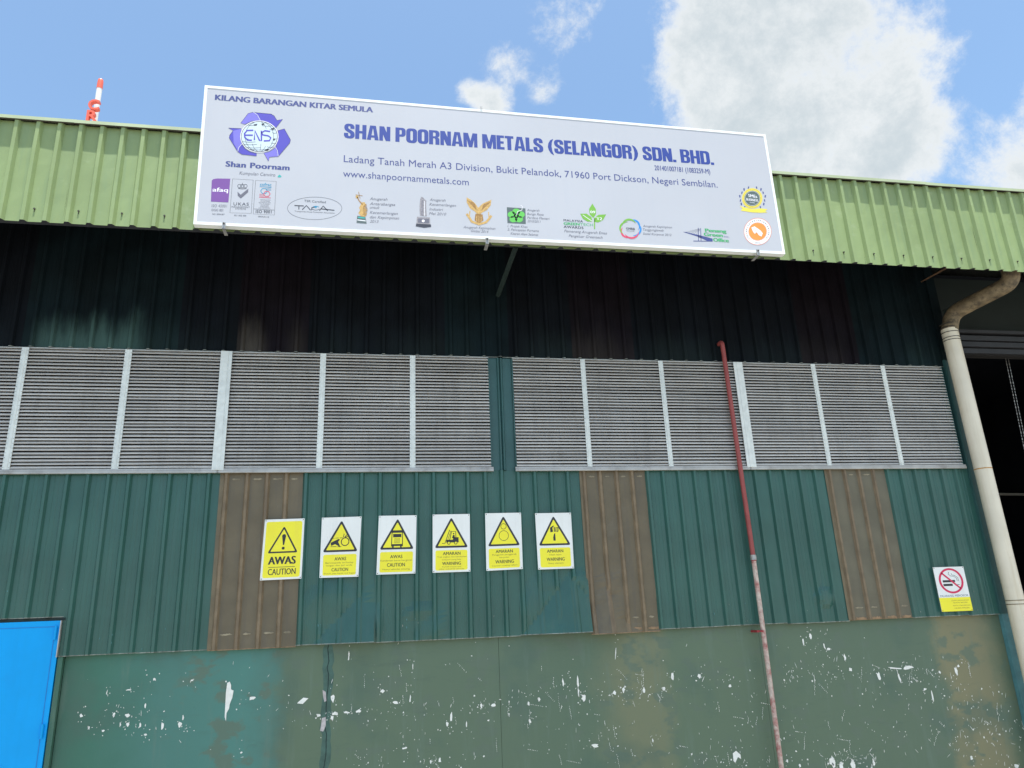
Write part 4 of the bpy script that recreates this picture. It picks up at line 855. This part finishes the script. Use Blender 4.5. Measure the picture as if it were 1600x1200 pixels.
# ------------------------------------------------------------------ warning signs on the cladding
def warn(pc, name, label, content):
    """pc: the four measured corners TL TR BR BL"""
    root = thing(name, label, 'warning sign', 'yellow and white safety signs in a row') if name == 'warning_sign' else thing(name, label, 'safety sign')
    Y = -.040; cs = [P(x, y, Y) for x, y in pc]
    def conv(u, v):                                                   # u 0..40, v 0..60 (cm, down)
        a = cs[0].lerp(cs[1], u/40); b = cs[3].lerp(cs[2], u/40); return a.lerp(b, v/60)
    mb = MB(); mb.prism([(p.x, p.z) for p in reversed(cs)], Y, Y+.004, M['white']); mb.build('plate', root)
    pr = Print(Y, root, conv); content(pr, root)
    for u, v in ((1.2, 1.2), (38.8, 1.2), (1.2, 58.8), (38.8, 58.8)):
        p = conv(u, v); mb = MB(); mb.tube([(p.x, Y, p.z), (p.x, Y-.003, p.z)], .0045, M['ring'], 8); mb.build('rivet', root)
    return root
def rrect(x0, y0, x1, y1, r): return rr_(x0, y0, x1, y1, r)
def tri(pr, cx, top_, bot, hw, w_=2.2):
    def rt(k): # rounded triangle scaled inward k
        out = []; c = (cx, (top_+2*bot)/3); vs = [(cx, top_+k*2.0), (cx+hw-k*1.75, bot-k), (cx-hw+k*1.75, bot-k)]
        for i in range(3):
            a, b, d = vs[i-1], vs[i], vs[(i+1) % 3]; r = .06 if k == 0 else .03
            out += [(b[0]+(a[0]-b[0])*r, b[1]+(a[1]-b[1])*r), (b[0]+(a[0]-b[0])*r*.3+(d[0]-b[0])*r*.3, b[1]+(a[1]-b[1])*r*.3+(d[1]-b[1])*r*.3), (b[0]+(d[0]-b[0])*r, b[1]+(d[1]-b[1])*r)]
        return out
    pr.poly(rt(0), M['black_ink'], 1); pr.poly(rt(w_), M['yellow'], 2)
K = M['black_ink']; BI = M['brown_ink']
def s1(pr, root):
    pr.poly(rrect(2, 2.5, 38, 58, 2), M['yellow']); tri(pr, 20, 7, 34, 15, 1.6)
    pr.poly([(18.4, 17), (19, 15.6), (20.5, 15.2), (22, 15.8), (22.4, 17.5), (21, 26), (20.4, 26.4), (19.8, 26)], K, 3); pr.disc(20.3, 29.3, 1.5, 1.5, K, 3, 14); pr.done('warning_symbol', 'black triangle with exclamation mark')
    pr.text('AWAS', (6.4, 45), (33.6, 45), 8.0, K, 1, bold=.045); pr.line([(7, 47.8), (33, 47.8)], .5, K, 1); pr.text('CAUTION', (7, 55.2), (34, 55.2), 6.2, K, 1, bold=.02); pr.done('lettering')
def frame_sign(pr, pict, lines):
    tri(pr, 20, 3, 35, 18, 2.0); pict(pr); pr.done('warning_symbol'); pr.poly(rrect(3, 37.5, 37, 58, 1.8), M['yellow'])
    for (t_, x0, x1, y, h, big_) in lines: pr.text(t_, (x0, y), (x1, y), h, K if big_ else BI, 1, bold=.02 if big_ else .0)
    pr.done('lettering')
def pic_hand(pr):
    pr.ring(24.5, 25, 3.9, 3.9, .9, K, 3, 24); pr.line([(9.5, 21.3), (13.5, 21.2)], .5, K, 3); pr.line([(14.5, 21.2), (18, 21.1)], .5, K, 3); pr.line([(19, 21.1), (22, 21)], .5, K, 3)
    pr.poly([(10, 25.5), (17.5, 22.2), (19.3, 22.5), (17.5, 25), (19, 28), (20, 30.6), (17, 28.6), (14.5, 27.2), (10.6, 28.8), (10, 27)], K, 3); pr.line([(10, 29.6), (16, 29.6)], .5, K, 3); pr.line([(17, 29.8), (21, 29.6)], .5, K, 3)
    for a, b in (((22.5, 20.6), (23.2, 17)), ((23.8, 20.5), (26.5, 17.6)), ((24.5, 20.6), (28, 19.4))): pr.line([a, b], .7, K, 3)
def pic_truck(pr):
    pr.poly([(14.6, 15.4), (25.4, 15.4), (25.6, 18), (14.4, 18)], K, 3); pr.line([(14.6, 16), (14.4, 32)], .8, K, 3); pr.line([(25.5, 16), (25.8, 32)], .8, K, 3)
    pr.poly([(15.8, 19.2), (24.4, 19.2), (24.4, 22.6), (15.8, 22.6)], K, 3); pr.line([(17.5, 23.8), (22.6, 23.8), (22.6, 28.2), (17.5, 28.2), (17.5, 23.8)], .35, K, 3)
    for y in (25, 26.2, 27.3): pr.line([(18, y), (22.2, y)], .3, K, 3)
    pr.poly([(14.2, 29.6), (26, 29.6), (26, 31.6), (14.2, 31.6)], K, 3); pr.poly([(15, 31.6), (16.8, 31.6), (16.8, 33), (15, 33)], K, 3); pr.poly([(23.4, 31.6), (25, 31.6), (25, 33), (23.4, 33)], K, 3)
def pic_fork(pr):
    pr.line([(10, 30.4), (13, 30.4), (18.2, 16.4)], .7, K, 3); pr.line([(15.2, 29), (19.6, 17.4)], .5, K, 3); pr.line([(18, 27.5), (20.2, 18.2), (24.6, 18.2), (24.8, 25)], .8, K, 3); pr.disc(22.4, 20.4, .8, .8, K, 3, 8); pr.poly([(20.6, 25), (21.8, 21.6), (23.4, 22), (23.8, 25.2)], K, 3)
    pr.poly([(14.6, 26.8), (21.4, 26.8), (22, 24.4), (27.6, 24.2), (27.8, 29.6), (14.4, 29.6)], K, 3)
    for x in (17.2, 24.6): pr.disc(x, 30, 1.8, 1.8, K, 4, 14); pr.disc(x, 30, 1.1, 1.1, M['yellow'], 5, 12)
def pic_roll(pr): pr.ring(20, 14.4, 2.9, 2.9, .5, K, 3, 24); pr.ring(20, 24.2, 5.2, 5.2, .5, K, 3, 30)
def pic_cut(pr):
    pr.poly([(15.6, 16), (19.5, 13.6), (20, 14.6), (18.2, 16.2), (18.8, 20.4), (15.8, 21)], K, 3); pr.poly([(19.6, 15.6), (21.8, 15.4), (22.2, 20.4), (19.8, 20.6)], M['brown_ink'], 3)
    for a in range(4): pr.line([(22.6, 16+a*1.4), (25.8-abs(a-1)*.6, 16.2+a*1.4)], .8, K, 3)
    pr.poly([(19.6, 23), (21, 21.6), (21.2, 30), (18.8, 30), (18.6, 26.5)], K, 3)
AW = [(414, 812), (476, 810), (471, 904), (406, 907)]
warn(AW, 'warning_sign', 'all-yellow caution sign with a large exclamation mark, on the brown sheet', s1)
warn([(503, 809), (565, 807), (560, 901), (499, 903)], 'warning_sign', 'caution sign showing a hand pulled into rollers', lambda p, r: frame_sign(p, pic_hand, [('AWAS', 14.5, 26.5, 43.4, 3.4, 1), ('Berwaspada terhadap', 5.5, 34, 46.4, 1.7, 0), ('tangan dan jari anda', 6, 33, 49, 1.7, 0), ('CAUTION', 12, 29, 54, 3.4, 1), ('Watch your hands and fingers', 4.2, 37, 56.8, 1.5, 0)]))
warn([(592, 806), (651, 805), (649, 896), (588, 898)], 'warning_sign', 'caution sign showing the front of a lorry', lambda p, r: frame_sign(p, pic_truck, [('AWAS', 13.5, 26.2, 44, 3.5, 1), ('Kenderaan berat bergerak', 3.6, 36.4, 47, 1.8, 0), ('CAUTION', 10.5, 29, 52.4, 3.8, 1), ('Heavy vehicles moving', 6, 34, 55.8, 1.7, 0)]))
warn([(676, 804), (734, 803), (735, 893), (676, 895)], 'warning_sign', 'warning sign showing a forklift truck', lambda p, r: frame_sign(p, pic_fork, [('AMARAN', 10.8, 29.6, 42.4, 3.3, 1), ('Trak angkut dan kenderaan', 4.8, 36, 45, 1.6, 0), ('industri yang lain', 10, 30, 47.8, 1.6, 0), ('WARNING', 10, 30, 52.6, 3.4, 1), ('Forklift trucks and', 10, 30, 55, 1.4, 0), ('other industrial vehicles', 6.6, 33.4, 57.2, 1.4, 0)]))
warn([(758, 802), (814, 801), (817, 889), (760, 892)], 'warning_sign', 'warning sign showing two round rollers, one above the other', lambda p, r: frame_sign(p, pic_roll, [('AMARAN', 10.6, 29.6, 42.2, 3.4, 1), ('Penggelek penggerak', 6.8, 33.6, 44.8, 1.7, 0), ('berputar', 14.6, 25.4, 47.6, 1.7, 0), ('WARNING', 10, 30.4, 53, 3.6, 1), ('Counter rotating rollers', 6, 34, 56, 1.6, 0)]))
warn([(836, 802), (892, 801), (897, 888), (841, 890)], 'warning_sign', 'warning sign showing a hand cut by a blade, rightmost of the row', lambda p, r: frame_sign(p, pic_cut, [('AMARAN', 10.8, 29, 42.6, 3.4, 1), ('Objek tajam', 13, 26.6, 45.6, 1.7, 0), ('WARNING', 10, 30, 51.4, 3.7, 1), ('Sharp element', 11.4, 28.6, 54.6, 1.7, 0)]))
def s7(pr, root):
    cx_, cy_, R = 20, 19, 14.5
    pr.poly(rr_(0, 41.5, 40, 60, .2), M['yellow'])
    pr.poly([(9, 18), (25, 18), (25, 21), (9, 21)], K, 1); pr.poly([(9, 23), (21, 23), (21, 26), (9, 26)], K, 1); pr.poly([(24.5, 23), (25.8, 23), (25.8, 26), (24.5, 26)], M['red_ink'], 1); pr.line([(27, 24.5), (30, 24.5)], .6, K, 1)
    pr.line([(19, 7), (18, 10), (20.5, 12.5), (24.5, 13), (27.5, 15.5), (28, 20)], .5, K, 1); pr.line([(22, 9), (22.4, 11), (26, 12), (29.4, 15), (29.8, 20)], .5, K, 1)
    pr.ring(cx_, cy_, R, R+1.4, 2.6, M['red_ink'], 3, 40); pr.line([(cx_-R*.72, cy_-R*.74), (cx_+R*.72, cy_+R*.74)], 2.2, M['red_ink'], 3); pr.done('no_smoking_symbol', 'red ring and slash over a black cigarette')
    pr.text('DILARANG MEROKOK', (1.8, 40.6), (38.4, 40.6), 3.0, M['blue_ink'], 1)
    for t_, x0, x1, y in (('SUATU KESALAHAN', 15, 37.5, 46.4), ('BAWAH SEKSYEN', 17, 35, 49.4), ('AKTA MAKANAN', 15.5, 38, 53.2), ('DENDA RM5,000', 17, 36, 56.6)): pr.text(t_, (x0, y), (x1, y), 1.6, BI, 1)
    pr.done('lettering')
warn([(1457.5, 886.5), (1505, 885), (1520.5, 954), (1472, 956)], 'no_smoking_sign', 'white and yellow no-smoking sign low on the right wall beside the downpipe', s7)

# ------------------------------------------------------------------ cream downpipe
DP = thing('downpipe', 'thick cream PVC rainwater downpipe with grimy swan-neck beside the opening', 'downpipe')
RY = -.17; R1 = .098
A0 = P(1488, 536, RY); A1 = P(1586.5, 940, RY); dirx = (A1.x-A0.x)/(A1.z-A0.z)
bot = Vector((A1.x-dirx*(A1.z-.05), RY, .05)); bot.x = A1.x
top_s = Vector((A0.x, RY, P(1486, 515, RY).z))
def bend(pts, rad, n=7):
    pts = [Vector(p) for p in pts]; out = [pts[0]]
    for i in range(1, len(pts)-1):
        a = (pts[i-1]-pts[i]).normalized(); b = (pts[i+1]-pts[i]).normalized(); p0 = pts[i]+a*rad; p1 = pts[i]+b*rad
        for k in range(n+1): t = k/n; out.append(p0*(1-t)**2+pts[i]*2*t*(1-t)+p1*t*t)
    return out+[pts[-1]]
mb = MB(); mb.tube([bot, A1, A0, top_s], R1, M['pipe'], 28); mb.build('pipe', DP, True)
kn1 = P(1487, 490, RY-.02); kn2 = P(1583, 440, -.93); up = Vector((kn2.x, -.93, kn2.z+.35))
mb = MB(); mb.tube(bend([top_s-Vector((0, 0, .02)), kn1, kn2, up], .13, 9), R1*.99, M['pipe_dirty'], 28); lab(mb.build('swan_neck', DP, True), 'brown stained swan-neck under the fascia')
for yp in (508, 513, 521, 529, 533, 938, 944):
    z = P(1490, yp, RY).z if yp < 600 else P(1586, yp, RY).z; mb = MB(); x = A0.x+(z-A0.z)*dirx
    mb.tube([(x, RY, z-.004), (x, RY, z+.004)], R1+.0035, M['ring'] if yp < 600 else M['pipe_dirty'], 28); mb.build('joint_ring', DP, True)
z = P(1541, 733, RY).z; mb = MB(); mb.tube([(A0.x+(z-A0.z)*dirx, RY, z-.006), (A0.x+(z-A0.z)*dirx, RY, z+.006)], R1+.001, mat('orange_rust_mark', (.5, .26, .07), .7, 0, .3, 30), 28); mb.build('rust_mark', DP, True)

# ------------------------------------------------------------------ red pipe
RP = thing('service_pipe', 'thin red painted pipe climbing the wall, its lower half peeling white', 'pipe')
q0, q1, q2 = P(1128, 534, -.09), P(1177, 870, -.09), P(1221, 1200, -.09)
mb = MB(); mb.tube(bend([Vector((q0.x, .0, q0.z)), q0, q1], .05, 5), .0265, M['red'], 16); mb.build('upper_pipe', RP, True)
dd = (q2-q1)/(q2.z-q1.z); foot = q1+dd*(0.02-q1.z); foot.y = -.09
mb = MB(); mb.tube([q1, (q1+foot)/2, foot], .0255, M['peel'], 16); lab(mb.build('lower_pipe', RP, True), 'lower length with white paint peeling over red')
mb = MB(); mb.tube([q1-dd*.035, q1+dd*.02], .034, M['steel'], 12); mb.tube([q1-dd*.045, q1-dd*.036], .030, M['red_clamp'], 12); mb.build('coupling', RP, True)
pc = P(1189, 986, -.09); mb = MB(); mb.tube([pc-Vector((0, 0, .008)), pc+Vector((0, 0, .008))], .031, M['red_clamp'], 12); mb.box(pc.x-.05, pc.x-.025, -.10, .046, pc.z-.012, pc.z+.010, M['red_clamp']); mb.build('clamp', RP, True)

# ------------------------------------------------------------------ pull chain in the opening
CT = thing('pull_chain', 'thin looped pull chain hanging in the dark shutter opening', 'chain')
for (xa, ya, xb, yb) in ((1565, 530, 1600, 700), (1569, 530, 1604, 700)):
    CH = MB(); a = P(xa, ya, .45); b = P(xb, yb, .45); n = 60; b = a+(b-a)*1.7
    for k in range(n):
        c = a.lerp(b, (k+.5)/n); hw = .0028 if k % 2 else .0042
        CH.box(c.x-hw, c.x+hw, .45-hw*.7, .45+hw*.7, c.z-.016, c.z+.016, M['steel'])
    CH.build('strand', CT)

# ------------------------------------------------------------------ pylon behind the roof
TW = thing('pylon', 'white pylon with a coral red dome and red letters rising behind the roof', 'pylon')
TY = 14; b0 = P(147, 195, TY); t0 = P(157, 124, TY); 
xx = (P(151, 165, TY).x+P(155, 145, TY).x)/2
wd = (P(161, 150, TY)-P(151.5, 150, TY)).x/2
ztop = P(157, 124, TY).z; zr = P(155, 138, TY).z
mb = MB(); mb.tube([(xx, TY, 0), (xx, TY, zr)], wd*.92, M['tower_w'], 20); mb.build('shaft', TW, True)
mb = MB(); n = 8; mb.tube([(xx, TY, zr-.02)]+[(xx, TY, zr+(ztop-zr)*math.sin(k/n*1.57)) for k in range(n)]+[(xx, TY, ztop)], [wd]+[wd*(1-.22*(k/n)**2-.30*(k/n)**8) for k in range(n)]+[wd*.12], M['tower_r'], 20); mb.build('dome', TW, True)
zc = [(153, 168.5), (170, 186.5), (188, 204)]
for (ya, yb), ch in zip(zc, 'CRB'):
    v, f, W = glyphs(ch, .02); z1 = P(152, ya, TY-.4).z; z0 = P(149, yb, TY-.4).z; h_ = (z1-z0); sc_ = h_/CAP
    xl = P(139.5, 170, TY-.4).x; xr = P(158.5, 170, TY-.4).x; mb = MB(); i = 0; wx = (xr-xl)*.92/W; xl = xx-(xr-xl)*.42+.02; 
    mb.v = [(xl+x*wx, TY-.34, z0+y*sc_) for x, y in v]+[(xl+x*wx, TY-.20, z0+y*sc_) for x, y in v]; nv = len(v)
    for q in f:
        mb.f.append(tuple(q)); mb.m.append(mb.mi(M['tower_r'])); mb.f.append(tuple(k+nv for k in reversed(q))); mb.m.append(mb.mi(M['tower_r']))
    ed = {}
    for q in f:
        for a, b in zip(q, q[1:]+q[:1]): ed[(a, b)] = 1
    for (a, b) in ed:
        if (b, a) not in ed: mb.f.append((a, b, b+nv, a+nv)); mb.m.append(mb.mi(M['tower_r']))
    lab(mb.build('letter', TW), 'red letter '+ch)
